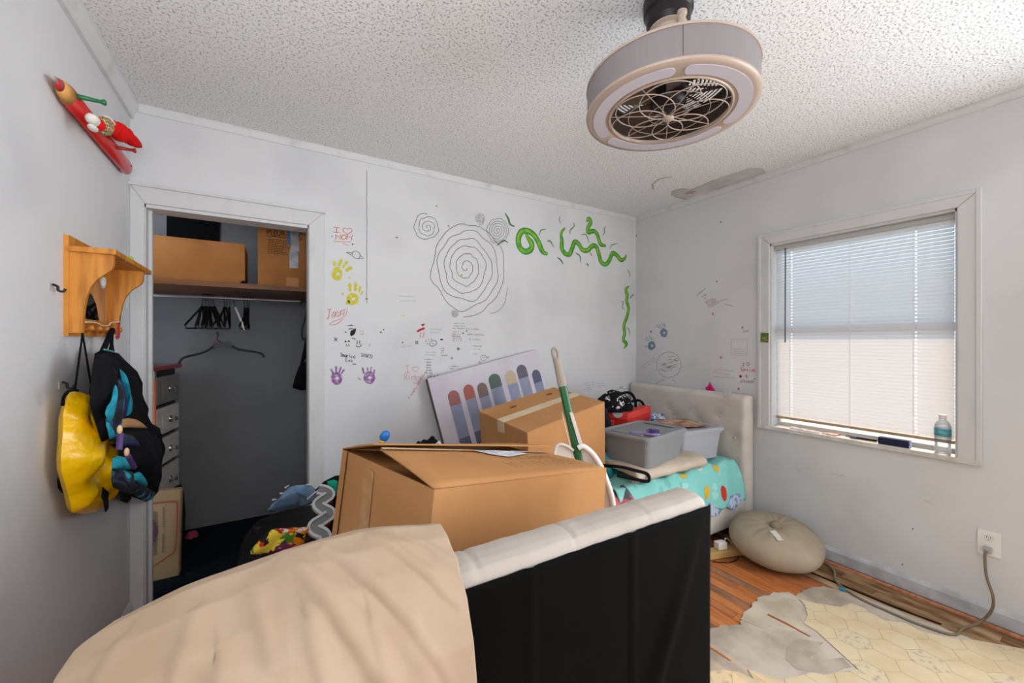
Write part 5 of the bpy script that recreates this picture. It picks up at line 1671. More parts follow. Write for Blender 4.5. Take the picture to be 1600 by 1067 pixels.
# visible corner post strip on the left panel: the glued seam flap
u = (B - A)
nl = (B - A).cross(dwn).normalized()
if nl.x > 0:
    nl = -nl
p0, p1 = A + u * 0.91 + nl * 0.002, A + u * 0.905 + nl * 0.002
MB().hexa([low(p1), low(p0), low(p0) + nl * 0.002, low(p1) + nl * 0.002, p1, p0, p0 + nl * 0.002, p1 + nl * 0.002]).make('seam_gap', mat('seam_dark', '4a2f18', 0.9, 0.05), oc)
G, E_ = scl((0.319, 1.383, 0.946)), scl((1.109, 1.54, 0.783))
up = Vector((0, 0, 1))


def flap(a, b, c, d, t, name, bend=0.0):
    """sheet hinged at a-b with free edge d-c, slightly curved"""
    bm_ = MB()
    nn = (b - a).cross(d - a).normalized()
    if nn.z < 0:
        nn = -nn
    bm_.grid(lambda s, r: a.lerp(b, s).lerp(d.lerp(c, s), r) + nn * bend * math.sin(PI * r) * (0.5 + 0.5 * math.sin(PI * s)), 16, 8)
    return bm_.make(name, CARD, oc, smooth=True, solid=t, weld=True)


flap(A + up * 0.002, Cc + up * 0.002, E_, G, 0.005, 'top_flap', 0.006)
G2, E2 = at(585, 694, 'y', 1.16), at(860, 697, 'y', 1.24)
# the rear flap stands higher, hinged on the far edge
flap(B + up * 0.002, D + up * 0.002, E2, G2, 0.005, 'top_flap', 0.004)
MB().hexa([B + up * 0.001, A + up * -0.03, A + up * -0.025 + u * 0, B + up * 0.003, (B + (Cc - A) * 0.3) + up * -0.02, (A + (Cc - A) * 0.3) + up * -0.04, (A + (Cc - A) * 0.3) + up * -0.035, (B + (Cc - A) * 0.3) + up * -0.015]).make('inner_flap', CARD_IN, oc)
# frayed edges of the flap, tape, label and pencilled writing
fn = (Cc - A).cross(G - A).normalized()
if fn.z < 0:
    fn = -fn


def fl(s, r, e=0.009):
    return A.lerp(Cc, s).lerp(G.lerp(E_, s), r) + fn * e + Vector((0, 0, 0.006 * math.sin(PI * r) * (0.5 + 0.5 * math.sin(PI * s))))


def flq(pts, m, name, e=0.006, label=None):
    return MB().prism([fl(s, r, e) for s, r in pts], fn * 0.0006).make(name, m, oc, label=label)


flq([(0.46, 0.93), (0.50, 0.72), (0.56, 0.60), (0.66, 0.68), (0.76, 0.78), (0.74, 0.92), (0.60, 0.97)], mat('shipping_label', 'd9dce0', 0.5, 0.3, color2='aab6c4', nscale=30, lo=0.52, hi=0.6), 'shipping_label', 0.007)
flq([(0.0, 0.94), (0.5, 0.94), (0.5, 0.99), (0.0, 0.99)], mat('clear_tape', 'cda573', 0.2, 0.5), 'tape_strip', 0.006)
flq([(0.70, 0.86), (0.80, 0.93), (0.88, 0.90), (0.97, 0.94), (0.97, 1.0), (0.72, 0.99)], mat('torn_tape', 'd9cfc2', 0.4, 0.4, color2='b99a74', nscale=40), 'tape_strip', 0.006, 'torn pale tape')
b = MB()
for row, (txt, r0) in enumerate((('GIOVANNA', 0.22), ('GARCES', 0.46))):
    for pl in strokes(txt, (0, 0), (1, 0), (0, 1), 1.3):
        # written from the far side: upside down for the camera
        b.ribbon([fl(0.94 - (x * 0.048 + row * 0.07), r0 + 0.20 - y * 0.17, 0.0065) for x, y in pl], 0.0022, fn)
b.make('pencil_writing', mat('pencil_brown', '7a5a3c', 0.8, 0.1), oc)
# clear packing tape on the left panel
pv = lambda s, d: A.lerp(B, s) + dwn * d + nl * 0.0025
for k, (s0, s1, s2, s3) in enumerate(((0.62, 0.52, 0.60, 0.70),)):
    MB().prism([pv(0.55, 0.02), pv(0.67, 0.02), pv(0.66, 0.20), pv(0.53, 0.22)], nl * 0.0006).make('tape_strip', mat('clear_tape_side', 'c99c6c', 0.15, 0.6, color2='bb8a58', nscale=30), oc)

# ------------------------------------------------------------------ second carton
def fitbox(o, yaw, ax, ay):
    return Matrix.Rotation(yaw, 3, 'Z') @ Matrix.Rotation(ax, 3, 'X') @ Matrix.Rotation(ay, 3, 'Y')


o2 = Vector((1.06, 1.617, 0.871))
M2 = fitbox(o2, 0.137, 0.115, -0.164)
w2, d2, h2 = 0.581, 0.413, 0.40


def b2(i, j, k):
    return o2 + M2 @ Vector((i * w2, j * d2, -k * h2))


tb = thing('taped_carton', 'closed brown cardboard carton sealed with cream tape, tilted on bed', 'box', tuple((b2(0, 0, 1) + b2(1, 1, 1)) / 2))
MB().hexa([b2(0, 0, 1), b2(1, 0, 1), b2(1, 1, 1), b2(0, 1, 1), b2(0, 0, 0.012), b2(1, 0, 0.012), b2(1, 1, 0.012), b2(0, 1, 0.012)]).make('carton_body', CARD, tb, bevel=0.003)
nz_ = M2 @ Vector((0, 0, 1))
for j0, j1 in ((0.0, 0.495), (0.505, 1.0)):
    MB().hexa([b2(0, j0, 0.012), b2(1, j0, 0.012), b2(1, j1, 0.012), b2(0, j1, 0.012), b2(0, j0, 0.0), b2(1, j0, 0.0), b2(1, j1, 0.0), b2(0, j1, 0.0)]).make('top_flap', CARD, tb, bevel=0.002)
TAPE = mat('cream_tape', 'd8c6a2', 0.3, 0.4, color2='cfb78c', nscale=12)
MB().hexa([b2(0, 0.44, 0.0), b2(1, 0.44, 0.0), b2(1, 0.58, 0.0), b2(0, 0.58, 0.0), b2(0, 0.44, -0.004), b2(1, 0.44, -0.004), b2(1, 0.58, -0.004), b2(0, 0.58, -0.004)]).make('tape_strip', TAPE, tb)
MB().hexa([b2(-0.004, 0.44, 0.15), b2(0, 0.44, 0.15), b2(0, 0.58, 0.17), b2(-0.004, 0.58, 0.17), b2(-0.004, 0.44, -0.004), b2(0, 0.44, -0.004), b2(0, 0.58, -0.004), b2(-0.004, 0.58, -0.004)]).make('tape_strip', TAPE, tb)
for (i, j) in ((0.30, 0.78), (0.80, 0.80)):
    MB().prism([b2(i + 0.045 * math.cos(a * PI / 8), j + 0.028 * math.sin(a * PI / 8), -0.001) for a in range(16)], nz_ * 0.0006).make('print_mark', mat('print_brown_dark', '7a5230', 0.8, 0.1), tb)
b = MB()
for pl in scrawl_strokes(8, (0.30, 0.2), (0.062, 0), (0, 0.16), 6):
    b.ribbon([b2(x, y, -0.003) for x, y in pl], 0.002, nz_)
b.make('pencil_writing', mat('pencil_tan', '9c7448', 0.8, 0.1), tb)

# ------------------------------------------------------------------ dustpan with long handle
dpn = thing('long_dustpan', 'white upright dustpan with green handle wedged between cartons', 'dustpan', (1.02, 1.30, 0.45))
Pd = 1.56


def dq(px, py, d=Pd):
    """point at distance d along the view axis"""
    return EYE + (FW + RT * ((px - 800) / 630.0) + Vector((0, 0, (533.5 - py) / 630.0))) * d


hd = [dq(864, 545, 1.62), dq(880, 612, 1.60), dq(906, 722, 1.56)]
dirh = (hd[2] - hd[0]).normalized()
side = dirh.cross(FW).normalized()
GRIP = mat('grip_taupe', 'a1958a', 0.7, 0.2, bump=0.5, bscale=90)


def flatbar(path, w, t, m, name, par):
    vs, fs = [], []
    n = len(path)
    K = 12
    for i, p in enumerate(path):
        ww = w[i] if isinstance(w, (list, tuple)) else w
        for k in range(K):
            a = 2 * PI * k / K
            vs.append(p + side * ww * math.cos(a) + FW * t * math.sin(a))
    for i in range(n - 1):
        for k in range(K):
            l = (k + 1) % K
            fs.append((i * K + k, i * K + l, (i + 1) * K + l, (i + 1) * K + k))
    fs += [tuple(range(K)), tuple((n - 1) * K + k for k in range(K))]
    return MB().add(vs, fs).make(name, m, par, smooth=False)


g0, g1 = dq(865, 541, 1.62), dq(879, 603, 1.60)
gp = flatbar([g0.lerp(g1, t) for t in (0.30, 0.6, 1.0)], [0.0155, 0.0165, 0.0185], 0.012, GRIP, 'hand_grip', dpn)
ringp = []
for k in range(24):
    a = 2 * PI * k / 24
    ringp.append(g0.lerp(g1, 0.20) + side * 0.0105 * math.cos(a) + (g1 - g0).normalized() * 0.024 * math.sin(a))
MB().tube(ringp, 0.0062, 8, closed=True).make('hang_eye', GRIP, dpn, smooth=True)
flatbar([dq(879, 603, 1.60), dq(906, 724, 1.56), dq(916, 770, 1.545)], [0.0165, 0.0165, 0.0165], 0.011, mat('handle_green', '0f5a2b', 0.35, 0.5), 'handle_tube', dpn)
WPAN = mat('pan_white', 'dcd5cc', 0.4, 0.4)
for (sgn, pts) in ((1, [(890, 645), (896, 668), (902, 694), (908, 706)]), (-1, [(879, 646), (886, 672), (893, 702), (897, 718)])):
    MB().prism([dq(pts[0][0], pts[0][1]), dq(pts[0][0] + 3 * sgn + 2, pts[0][1] - 1), dq(pts[3][0] + 4 * sgn, pts[3][1] - 8), dq(pts[3][0], pts[3][1])], FW * 0.02).make('handle_clip', WPAN, dpn)
out = [(893, 702), (878, 694), (870, 696), (866, 706), (866, 730), (874, 790), (955, 800), (953, 775), (946, 752), (938, 732), (928, 714), (918, 702), (906, 697), (903, 702), (906, 712), (898, 716)]
MB().prism([dq(*p) for p in out], FW * 0.008).make('pan_hood', WPAN, dpn)
rim = smooth_path([(903, 700), (910, 697), (920, 703), (930, 714), (940, 731), (948, 751), (955, 772), (959, 795)], 5)
MB().tube([dq(*p, Pd - 0.012) for p in rim], 0.0105, 8).make('pan_rim', mat('rim_white', 'e6e3df', 0.35, 0.5), dpn, smooth=True)
MB().tube([dq(*p, Pd - 0.006) for p in smooth_path([(896, 704), (886, 697), (876, 694), (869, 698), (866, 712), (866, 730)], 5)], 0.006, 8).make('pan_rim', WPAN, dpn, smooth=True)
MB().prism([dq(*p) for p in [(872, 790), (955, 798), (962, 860), (968, 1000), (880, 1000)]], FW * 0.008).make('pan_scoop', WPAN, dpn)

# ------------------------------------------------------------------ picture canvas (plain generic stand-in)
cv = thing('picture_canvas', 'pale lilac printed canvas leaning tilted on the back wall', 'picture', (1.25, 2.49, 0.6))
TL, TR = Vector((0.874, 2.515, 1.066)), Vector((1.721, 2.54, 1.247))
TL = at(668, 592, 'y', 2.50)
TR = at(838, 546, 'y', 2.545)
cu = (TR - TL)
Wc = cu.length
cu.normalize()
lo_ = at(706, 697, 'y', 2.43)
cd = (lo_ - TL).normalized()
cd = (cd - cu * cd.dot(cu)).normalized()
Hc = 0.58
cn = cu.cross(cd).normalized()
if cn.y > 0:
    cn = -cn


def cp(a, b, e=0.0):
    return TL + cu * a * Wc + cd * b * Hc + cn * e


CAN = mat('canvas_lilac', 'd0cad2', 0.8, 0.1, color2='bdb6c4', nscale=3, lo=0.4, hi=0.7)
MB().hexa([cp(0, 1, -0.022), cp(1, 1, -0.022), cp(1, 1, 0), cp(0, 1, 0), cp(0, 0, -0.022), cp(1, 0, -0.022), cp(1, 0, 0), cp(0, 0, 0)]).make('canvas_sheet', CAN, cv)
MB().hexa([cp(-0.004, 1, -0.03), cp(0.0, 1, -0.03), cp(0.0, 1, -0.001), cp(-0.004, 1, -0.001), cp(-0.004, 0, -0.03), cp(0.0, 0, -0.03), cp(0.0, 0, -0.001), cp(-0.004, 0, -0.001)]).make('canvas_edge', mat('canvas_edge_brown', '6d6058', 0.8, 0.1), cv)
GJ = mat('print_blue_grey', '989db2', 0.8, 0.1, color2='8b90a6', nscale=10)
GJ2 = mat('print_slate', '686b7e', 0.8, 0.1)
GSK = mat('print_peach', 'd6bcae', 0.8, 0.1)


def cpoly(pts, m, name, e):
    return MB().poly([cp(a, b, e) for a, b in pts]).make(name, m, cv)


def oval(a, b, ra, rb, n=18):
    return [(a + ra * math.cos(2 * PI * k / n), b + rb * math.sin(2 * PI * k / n)) for k in range(n)]


# plain abstract print: a row of rounded bars with tinted tips
for a, hb, hc, w_ in ((0.16, 0.20, '9a6b66', 0.046), (0.29, 0.185, 'a8665c', 0.044), (0.405, 0.21, '80706c', 0.044), (0.53, 0.15, '5f6e66', 0.054), (0.68, 0.165, 'bfae94', 0.050), (0.80, 0.135, '6c6874', 0.050), (0.93, 0.25, '62677c', 0.044)):
    arc = [(a + w_ * math.cos(PI * k / 10), hb + 0.07 - 0.07 * math.sin(PI * k / 10)) for k in range(11)]
    cpoly(arc + [(a - w_, hb + 0.17), (a + w_, hb + 0.17)], mat('print_tip_' + hc, hc, 0.8, 0.1), 'print_tip', 0.0010)
    cpoly([(a - w_, hb + 0.17), (a + w_, hb + 0.17), (a + w_, hb + 0.55), (a - w_, hb + 0.55)], GJ, 'print_bar', 0.0010)
    cpoly([(a - w_, hb + 0.55), (a + w_, hb + 0.55), (a + w_, min(hb + 0.92, 0.98)), (a - w_, min(hb + 0.92, 0.98))], GJ2, 'print_bar', 0.0010)

# ------------------------------------------------------------------ bed
bed = thing('bed', 'white upholstered bed with tufted headboard against the window wall', 'bed', (1.8, 2.04, 0.0))
LEA = mat('white_leatherette', 'd5cfc6', 0.45, 0.35, color2='c6beb4', nscale=5)
HX = 2.765
HY0, HY1, HZ0, HZ1 = 1.515, 2.555, 0.07, 0.938
btn = [at(*p, 'x', HX) for p in ((1012, 633), (1045, 637), (1082, 642), (1123, 649), (1146, 684), (1163, 722))]
yy = [b_.y for b_ in btn[:4]]
tuft = [(y, 0.84) for y in (2.42, 2.20, 1.98, 1.76)] + [(y, 0.70) for y in (2.31, 2.09, 1.87, 1.65)] + [(y, 0.56) for y in (2.42, 2.20, 1.98, 1.76, 1.57)]
tuft = [(b_.y, b_.z) for b_ in btn[:5]] + [(2.09, 0.70), (1.87, 0.70)]


def hbf(u, v):
    y, z = HY0 + (HY1 - HY0) * u, HZ0 + (HZ1 - HZ0) * v
    e = min(u * 1.04, (1 - u) * 1.04, (1 - v) * 0.87)
    x = HX + 0.035 * max(0, 1 - e / 0.03) ** 2
    for (ty, tz) in tuft:
        r2 = (y - ty) ** 2 + (z - tz) ** 2
        x += 0.012 * math.exp(-r2 / 0.0016)
    return Vector((x, y, z))


hbm = MB().grid(hbf, 80, 60)
hbm.make('headboard_pad', LEA, bed, smooth=True)
MB().box((2.798, HY0, HZ0), (2.862, HY1, HZ1)).make('headboard_frame', LEA, bed, bevel=0.02)
for (ty, tz) in tuft:
    MB().lathe([(0.013, 0), (0.010, 0.004), (0.003, 0.006)], (HX + 0.012, ty, tz), 14, Matrix.Rotation(-PI / 2, 3, 'Y')).make('tuft_button', LEA, bed, smooth=True)
MB().box((0.86, 1.528, 0.085), (2.766, 1.560, 0.285)).make('side_rail', LEA, bed, bevel=0.008)
MB().box((0.86, 2.50, 0.085), (2.766, 2.54, 0.285)).make('side_rail', LEA, bed, bevel=0.008)
MB().box((0.84, 1.528, 0.0), (0.87, 2.54, 0.30)).make('foot_rail', LEA, bed, bevel=0.008)
MB().box((0.88, 1.565, 0.20), (2.76, 2.50, 0.475)).make('mattress', mat('mattress_ticking', 'bfc3cc', 0.9, 0.1), bed, bevel=0.04)
for x in (0.9, 2.7):
    for y in (1.56, 2.48):
        MB().box((x, y, 0.0), (x + 0.05, y + 0.05, 0.09)).make('leg', BLACK_PL, bed)
MB().puff([at(*p, 'x', HX - 0.001) for p in ((1134, 608), (1143, 606), (1142, 617), (1136, 621), (1128, 618))], (-1, 0, 0), 0.003, 0.001, 4, 3, 0.003, 40).make('clear_tape', mat('headboard_tape', 'c9c8c4', 0.15, 0.6), bed, smooth=True)
# dark gap shadow stays real; pink plush star behind the headboard
st = MB()
st.puff([at(*p, 'x', 2.872) for p in ((1102, 605), (1106, 603), (1109, 596), (1112, 602), (1118, 611), (1104, 611))], (-1, 0, 0), 0.006, 0.003, 4)
tag(st.make('pink_star', mat('hot_pink', 'cf2a78', 0.7, 0.1), smooth=True), 'hot pink plush star peeking over the bed headboard', 'toy')

# blankets
TEALBL = patches_mat('teal_print_blanket', '86cbc5', ['9fd8d2', '8fd3cc', '79bcb6', '86ccc6'], 12, 0.3, 0.9)


def drape(name, label, m, fn, nu, nv, thick=0.008, cat='blanket', parent=None):
    o = MB().grid(fn, nu, nv).make(name, m, parent, smooth=True, solid=thick, weld=True)
    return tag(o, label, cat)


def bl_fn(u, v):
    x = 1.60 + 1.12 * u
    # runs from the mattress top over its edge and down over the rail
    y = 1.95 - 0.42 * min(v / 0.62, 1.0)
    z = 0.505
    if v > 0.55:
        t = (v - 0.55) / 0.45
        y = 1.95 - 0.42 * (0.55 / 0.62) - 0.07 * math.sin(min(t * 1.6, PI / 2))
        z = 0.505 - 0.235 * t ** 1.3 * (0.85 + 0.25 * u)
        y -= 0.014 * math.sin(u * 26) * t
    z += 0.012 * noise.noise(Vector((x * 7, y * 7, 1.0))) + 0.010 * math.sin(u * 40 + v * 6) * (1 if v > 0.3 else 0.2)
    return Vector((x, y, max(z, 0.20)))


tbk = drape('teal_blanket', 'teal fleece blanket printed with fruit hanging over bed edge', TEALBL, bl_fn, 70, 44)


def print_patch(px, py, vc, ru, rv, m, name):
    """a print that follows the surface of the blanket"""
    uc = (at(px, py, 'y', 1.49).x - 1.60) / 1.12

    def fn(a, r):
        q = 2 * PI * a
        p = bl_fn(uc + ru * r * math.cos(q), vc + rv * r * math.sin(q))
        return p + Vector((0, -0.0055, 0.003))
    MB().grid(fn, 18, 4).make(name, m, tbk, smooth=True)


WHP = mat('print_white', 'e6e0d8', 0.9, 0.1)
for px, py, vc, ru, rv, m, nm in ((1134, 762, 0.86, 0.026, 0.075, mat('print_red', 'c23a35', 0.9, 0.1), 'red_print'), (1112, 761, 0.85, 0.023, 0.07, mat('print_yellow', 'd9b23a', 0.9, 0.1), 'yellow_print'),
                                  (1018, 762, 0.80, 0.026, 0.07, mat('print_yellow', 'd9b23a', 0.9, 0.1), 'yellow_print'), (1135, 730, 0.56, 0.03, 0.09, mat('print_yellow', 'd9b23a', 0.9, 0.1), 'yellow_print'),
                                  (1112, 727, 0.52, 0.035, 0.07, WHP, 'white_print'), (1085, 730, 0.56, 0.026, 0.06, mat('print_yellow', 'd9b23a', 0.9, 0.1), 'yellow_print')):
    print_patch(px, py, vc, ru, rv, m, nm)


def sheet_fn(u, v):
    x = 2.34 + 0.36 * u
    y = 1.512 - 0.008 * v + 0.004 * math.sin(u * 18)
    z = 0.30 - (0.068 + 0.022 * math.sin(u * 11)) * v
    return Vector((x, y, z))


drape('blue_sheet', 'pale blue patterned sheet corner below the teal blanket', mat('blue_sheet_print', 'b7c3d9', 0.9, 0.1, color2='6d86b0', nscale=30, lo=0.5, hi=0.6), sheet_fn, 24, 12, 0.004, 'sheet')
# grey-pink printed blanket and clutter left of the bins
PINKBL = patches_mat('pink_grey_blanket', '5a5f68', ['c86a6e', '8fa3c4', '4a4d55', 'b9b4b2', 'c2565e'], 13, 0.55, 0.9)


def pk_fn(u, v):
    x = 1.22 + 0.46 * u
    y = 1.86 - 0.36 * min(v, 0.8) / 0.8
    z = 0.56 - 0.06 * u - 0.12 * max(0, v - 0.6) / 0.4 * 1.3
    z += 0.022 * math.sin(u * 14 + v * 9) + 0.02 * noise.noise(Vector((x * 9, y * 9, 3)))
    return Vector((x, y, z))


drape('pink_blanket', 'crumpled grey and pink printed blanket left of the teal blanket', PINKBL, pk_fn, 44, 30, 0.012)
tl = MB().lump((1.72, 1.83, 0.50), (0.12, 0.10, 0.11), 6, 0.3, 2.4)
tag(tl.make('teal_towel', patches_mat('teal_towel_print', '2f8f96', ['3fa3a8', 'd9a42a', '2a7f8c'], 22, 0.5), smooth=True, weld=True), 'dark teal towel bundle between carton and front grey bin', 'towel')
tag(MB().tube(smooth_path([(1.63, 1.70, 0.60), (1.66, 1.60, 0.615), (1.72, 1.55, 0.60), (1.79, 1.52, 0.575), (1.77, 1.50, 0.545), (1.70, 1.53, 0.56), (1.62, 1.58, 0.58)]), 0.009, 8).make('black_strap', BLACK, smooth=True), 'black looped strap lying on the printed blankets', 'strap')
# folded cream blanket under the front bin
fb = MB()
fb.grid(lambda u, v: Vector((1.72 + 0.62 * u, 1.90 - 0.33 * math.sin(min(v * 1.25, 1) * PI / 2) - 0.035 * math.sin(max(0, v - 0.5) * 2 * PI), 0.560 + 0.022 * (1 if v < 0.5 else math.cos((v - 0.5) * 2 * PI)) + 0.006 * noise.noise(Vector((u * 8, v * 8, 0))))), 40, 26)
tag(fb.make('cream_blanket', mat('cream_cloth', 'cdbfae', 0.9, 0.1, color2='bcae9b', nscale=7), smooth=True, solid=0.03, weld=True), 'folded cream blanket under the front grey bin', 'blanket')

# storage bins
def bin_(name, label, c, yaw, w_, d_, h_, tone):
    b_ = thing(name, label, 'bin', c)
    rot = Matrix.Rotation(yaw, 3, 'Z')
    cc = Vector(c)

    def rr_(hx, hy, z, r=0.035, n=5):
        out = []
        for sx, sy, a0 in ((1, 1, 0), (-1, 1, PI / 2), (-1, -1, PI), (1, -1, 1.5 * PI)):
            for k in range(n):
                a = a0 + PI / 2 * k / (n - 1)
                out.append(cc + rot @ Vector((sx * (hx - r) + r * math.cos(a), sy * (hy - r) + r * math.sin(a), z)))
        return out

    def loft(rings, m, nm, caps=True):
        vs, fs = [], []
        n = len(rings[0])
        for r in rings:
            vs += r
        for i in range(len(rings) - 1):
            for k in range(n):
                l = (k + 1) % n
                fs.append((i * n + k, i * n + l, (i + 1) * n + l, (i + 1) * n + k))
        fs.append(tuple(range(n))[::-1])
        fs.append(tuple((len(rings) - 1) * n + k for k in range(n)))
        return MB().add(vs, fs).make(nm, m, b_, smooth=False)

    hx, hy = w_ / 2, d_ / 2
    loft([rr_(hx * 0.86, hy * 0.86, 0), rr_(hx * 0.95, hy * 0.95, h_ * 0.80), rr_(hx * 0.985, hy * 0.985, h_ * 0.81), rr_(hx * 0.99, hy * 0.99, h_ - 0.02)], tone, 'bin_body')
    lid = loft([rr_(hx, hy, h_ - 0.022), rr_(hx * 1.03, hy * 1.04, h_ - 0.020), rr_(hx * 1.03, hy * 1.04, h_ - 0.008), rr_(hx * 0.99, hy * 0.99, h_), rr_(hx * 0.92, hy * 0.90, h_), rr_(hx * 0.90, hy * 0.87, h_ - 0.006)], tone, 'bin_lid')
    for sx in (-1, 1):
        MB().obox(cc + rot @ Vector((sx * hx * 0.80, 0, h_ - 0.0005)), (0.03, d_ * 0.6, 0.006), rot).make('lid_rib', tone, b_, bevel=0.002)
    return b_


BING = mat('bin_grey', '87898b', 0.45, 0.35)
BINL = mat('bin_light_grey', 'a9aab2', 0.45, 0.35)
bin_('storage_bin', 'grey lidded plastic bin with a purple brush on top', (1.985, 1.715, 0.592), 0.17, 0.455, 0.335, 0.178, BING)
bin_('storage_bin', 'lighter grey lidded bin with a magazine on top by headboard', (2.475, 1.80, 0.522), -0.10, 0.40, 0.36, 0.205, BINL)
# hair brush
hb = thing('hair_brush', 'purple paddle hair brush lying on the front grey bin', 'brush', (1.96, 1.69, 0.771))
zl = 0.7712
pa, pb = at(983, 673, 'z', zl + 0.012), at(1031, 677, 'z', zl + 0.012)
ax_ = (pb - pa)
LN = ax_.length
ax_.normalize()
sd = Vector((-ax_.y, ax_.x, 0))
LAV = mat('brush_lavender', '9a84b8', 0.35, 0.4)
pts = []
for t, wd in ((0.0, 0.006), (0.08, 0.011), (0.35, 0.010), (0.50, 0.014), (0.60, 0.026), (0.78, 0.030), (0.94, 0.024), (1.0, 0.008)):
    pts.append((t, wd))
poly = [pa + ax_ * LN * t + sd * wd for t, wd in pts] + [pa + ax_ * LN * t - sd * wd for t, wd in reversed(pts)]
MB().prism([p + Vector((0, 0, -0.010)) for p in poly], (0, 0, 0.010)).make('brush_body', LAV, hb, bevel=0.002)
pad = MB().lathe([(0.022, 0), (0.021, 0.004), (0.01, 0.006)], pa + ax_ * LN * 0.77 + Vector((0, 0, 0.0)), 16).make('brush_pad', mat('brush_pad_violet', '5a3f8a', 0.5, 0.3), hb)
br = MB()
rr = random.Random(5)
for k in range(90):
    a, q = rr.uniform(0, 2 * PI), math.sqrt(rr.uniform(0, 1))
    p = pa + ax_ * (LN * 0.77 + q * math.cos(a) * 0.036) + sd * q * math.sin(a) * 0.022
    br.tube([p, p + Vector((rr.uniform(-0.002, 0.002), rr.uniform(-0.002, 0.002), 0.020))], 0.0009, 4)
o = br.make('bristles', mat('brush_violet', '54408c', 0.5, 0.3), hb)
o['kind'] = 'stuff'
# magazine on the second bin
zt2 = 0.522 + 0.205
mg = MB()
mc = Vector((2.46, 1.80, zt2 + 0.002))
rot = Matrix.Rotation(-0.25, 3, 'Z')
mgo = thing('magazine', 'brown photo magazine curling on the lid of rear bin', 'magazine', tuple(mc))
MB().grid(lambda u, v: mc + rot @ Vector(((u - 0.5) * 0.27, (v - 0.5) * 0.22, 0.003 + 0.016 * max(0, v - 0.45) + 0.012 * (1 - u) ** 2)), 12, 10).make('magazine_cover', mat('magazine_print', '7a4a30', 0.3, 0.4, color2='d0a884', nscale=14, lo=0.42, hi=0.6), mgo, smooth=True, solid=0.004, weld=True)
MB().obox(mc + rot @ Vector((0.0, -0.06, 0.002)), (0.26, 0.10, 0.003), rot).make('magazine_page', mat('magazine_dark', '3a3a44', 0.4, 0.3), mgo)
# blue and white cloth between bins and headboard
tag(MB().lump((2.57, 2.10, 0.49), (0.15, 0.20, 0.235), 12, 0.22, 2.5).make('blue_white_cloth', mat('blue_white_print', 'c4cede', 0.9, 0.1, color2='4a5f95', nscale=26, lo=0.48, hi=0.56), smooth=True, weld=True), 'blue and white patterned cloth heaped before the headboard', 'cloth')
# red shoe box
sbx = thing('shoe_box', 'bright red shoe box with a white half-moon on the end', 'box', (2.05, 2.15, 0.5))
s0 = Vector((1.90, 2.06, 0.80))
sM = Matrix.Rotation(math.radians(19), 3, 'Z')


def sbp(x, y, z):
    return s0 + sM @ Vector((x, y, z))


REDB = mat('shoe_box_red', 'd42b26', 0.45, 0.35)
REDL = mat('shoe_box_lid', 'e2433b', 0.45, 0.35)
sc = Vector(at(981, 646, 'y', 1.96))
s0 = Vector((sc.x, sc.y, sc.z))


def sbx_box(a, b_, m, nm, bev=0.002, par=None):
    (x0, y0, z0), (x1, y1, z1) = a, b_
    return MB().hexa([sbp(x0, y0, z0), sbp(x1, y0, z0), sbp(x1, y1, z0), sbp(x0, y1, z0), sbp(x0, y0, z1), sbp(x1, y0, z1), sbp(x1, y1, z1), sbp(x0, y1, z1)]).make(nm, m, par or sbx, bevel=bev)


wS = 0.42
body = sbx_box((0.003, 0.003, -0.34), (wS, 0.20, -0.035), REDB, 'box_body')
lid = sbx_box((0, 0, -0.045), (wS + 0.003, 0.203, 0), REDL, 'box_lid')
MB().prism([sbp(-0.001, 0.075 - 0.04 * math.cos(PI + k * PI / 12), -0.002 + 0.036 * math.sin(PI + k * PI / 12)) for k in range(13)], sM @ Vector((-0.001, 0, 0))).make('half_moon', mat('half_moon_white', 'd9d4cf', 0.6, 0.2), sbx, label='pale half-moon cutout')
sbx_box((-0.0005, 0.10, -0.12), (0.003, 0.18, -0.06), mat('shoe_label', 'e06a60', 0.5, 0.3, color2='d4423c', nscale=60), 'box_label')
# black and white patterned bag on it
pb_ = thing('patterned_bag', 'black bag with white scribble pattern on top of the red box', 'bag', (sc.x + 0.045, sc.y + 0.17, sc.z))
PBM = patches_mat('white_on_black', '121216', ['e2dfd8', 'cfcbc8', '17171c', 'dcd8d2', 'b9a9c0'], 30, 0.36, 0.8)
pc_ = Vector((sc.x + 0.045, sc.y + 0.17, sc.z + 0.001))
MB().lump(pc_, (0.145, 0.12, 0.135), 4, 0.12, 2, 32, 18).make('bag_body', PBM, pb_, smooth=True, weld=True)
MB().tube(smooth_path([pc_ + Vector((-0.16, -0.08, 0.03)), pc_ + Vector((-0.12, -0.10, 0.09)), pc_ + Vector((-0.03, -0.10, 0.128)), pc_ + Vector((0.08, -0.08, 0.12)), pc_ + Vector((0.15, -0.06, 0.06)), pc_ + Vector((0.165, -0.05, 0.01))]), 0.010, 8).make('zip_edge', BLACK, pb_, smooth=True)
MB().puff([pc_ + Vector((x, -0.125, z)) for x, z in ((-0.10, 0.004), (-0.02, 0.055), (0.04, 0.06), (0.06, 0.03), (0.05, 0.004))], (0, -1, 0.1), 0.012, 0.02, 5).make('black_flap', BLACK, pb_, smooth=True)
tag(MB().lump((sc.x + 0.30, sc.y + 0.26, sc.z - 0.02), (0.10, 0.06, 0.055), 4, 0.2, 2).make('teal_print_cloth', patches_mat('teal_cloth_print', '5fa8a0', ['d9d4cc', '1d2030', '6fb3ac'], 24, 0.5), smooth=True, weld=True), 'teal cloth with black strap behind the red shoe box', 'cloth')
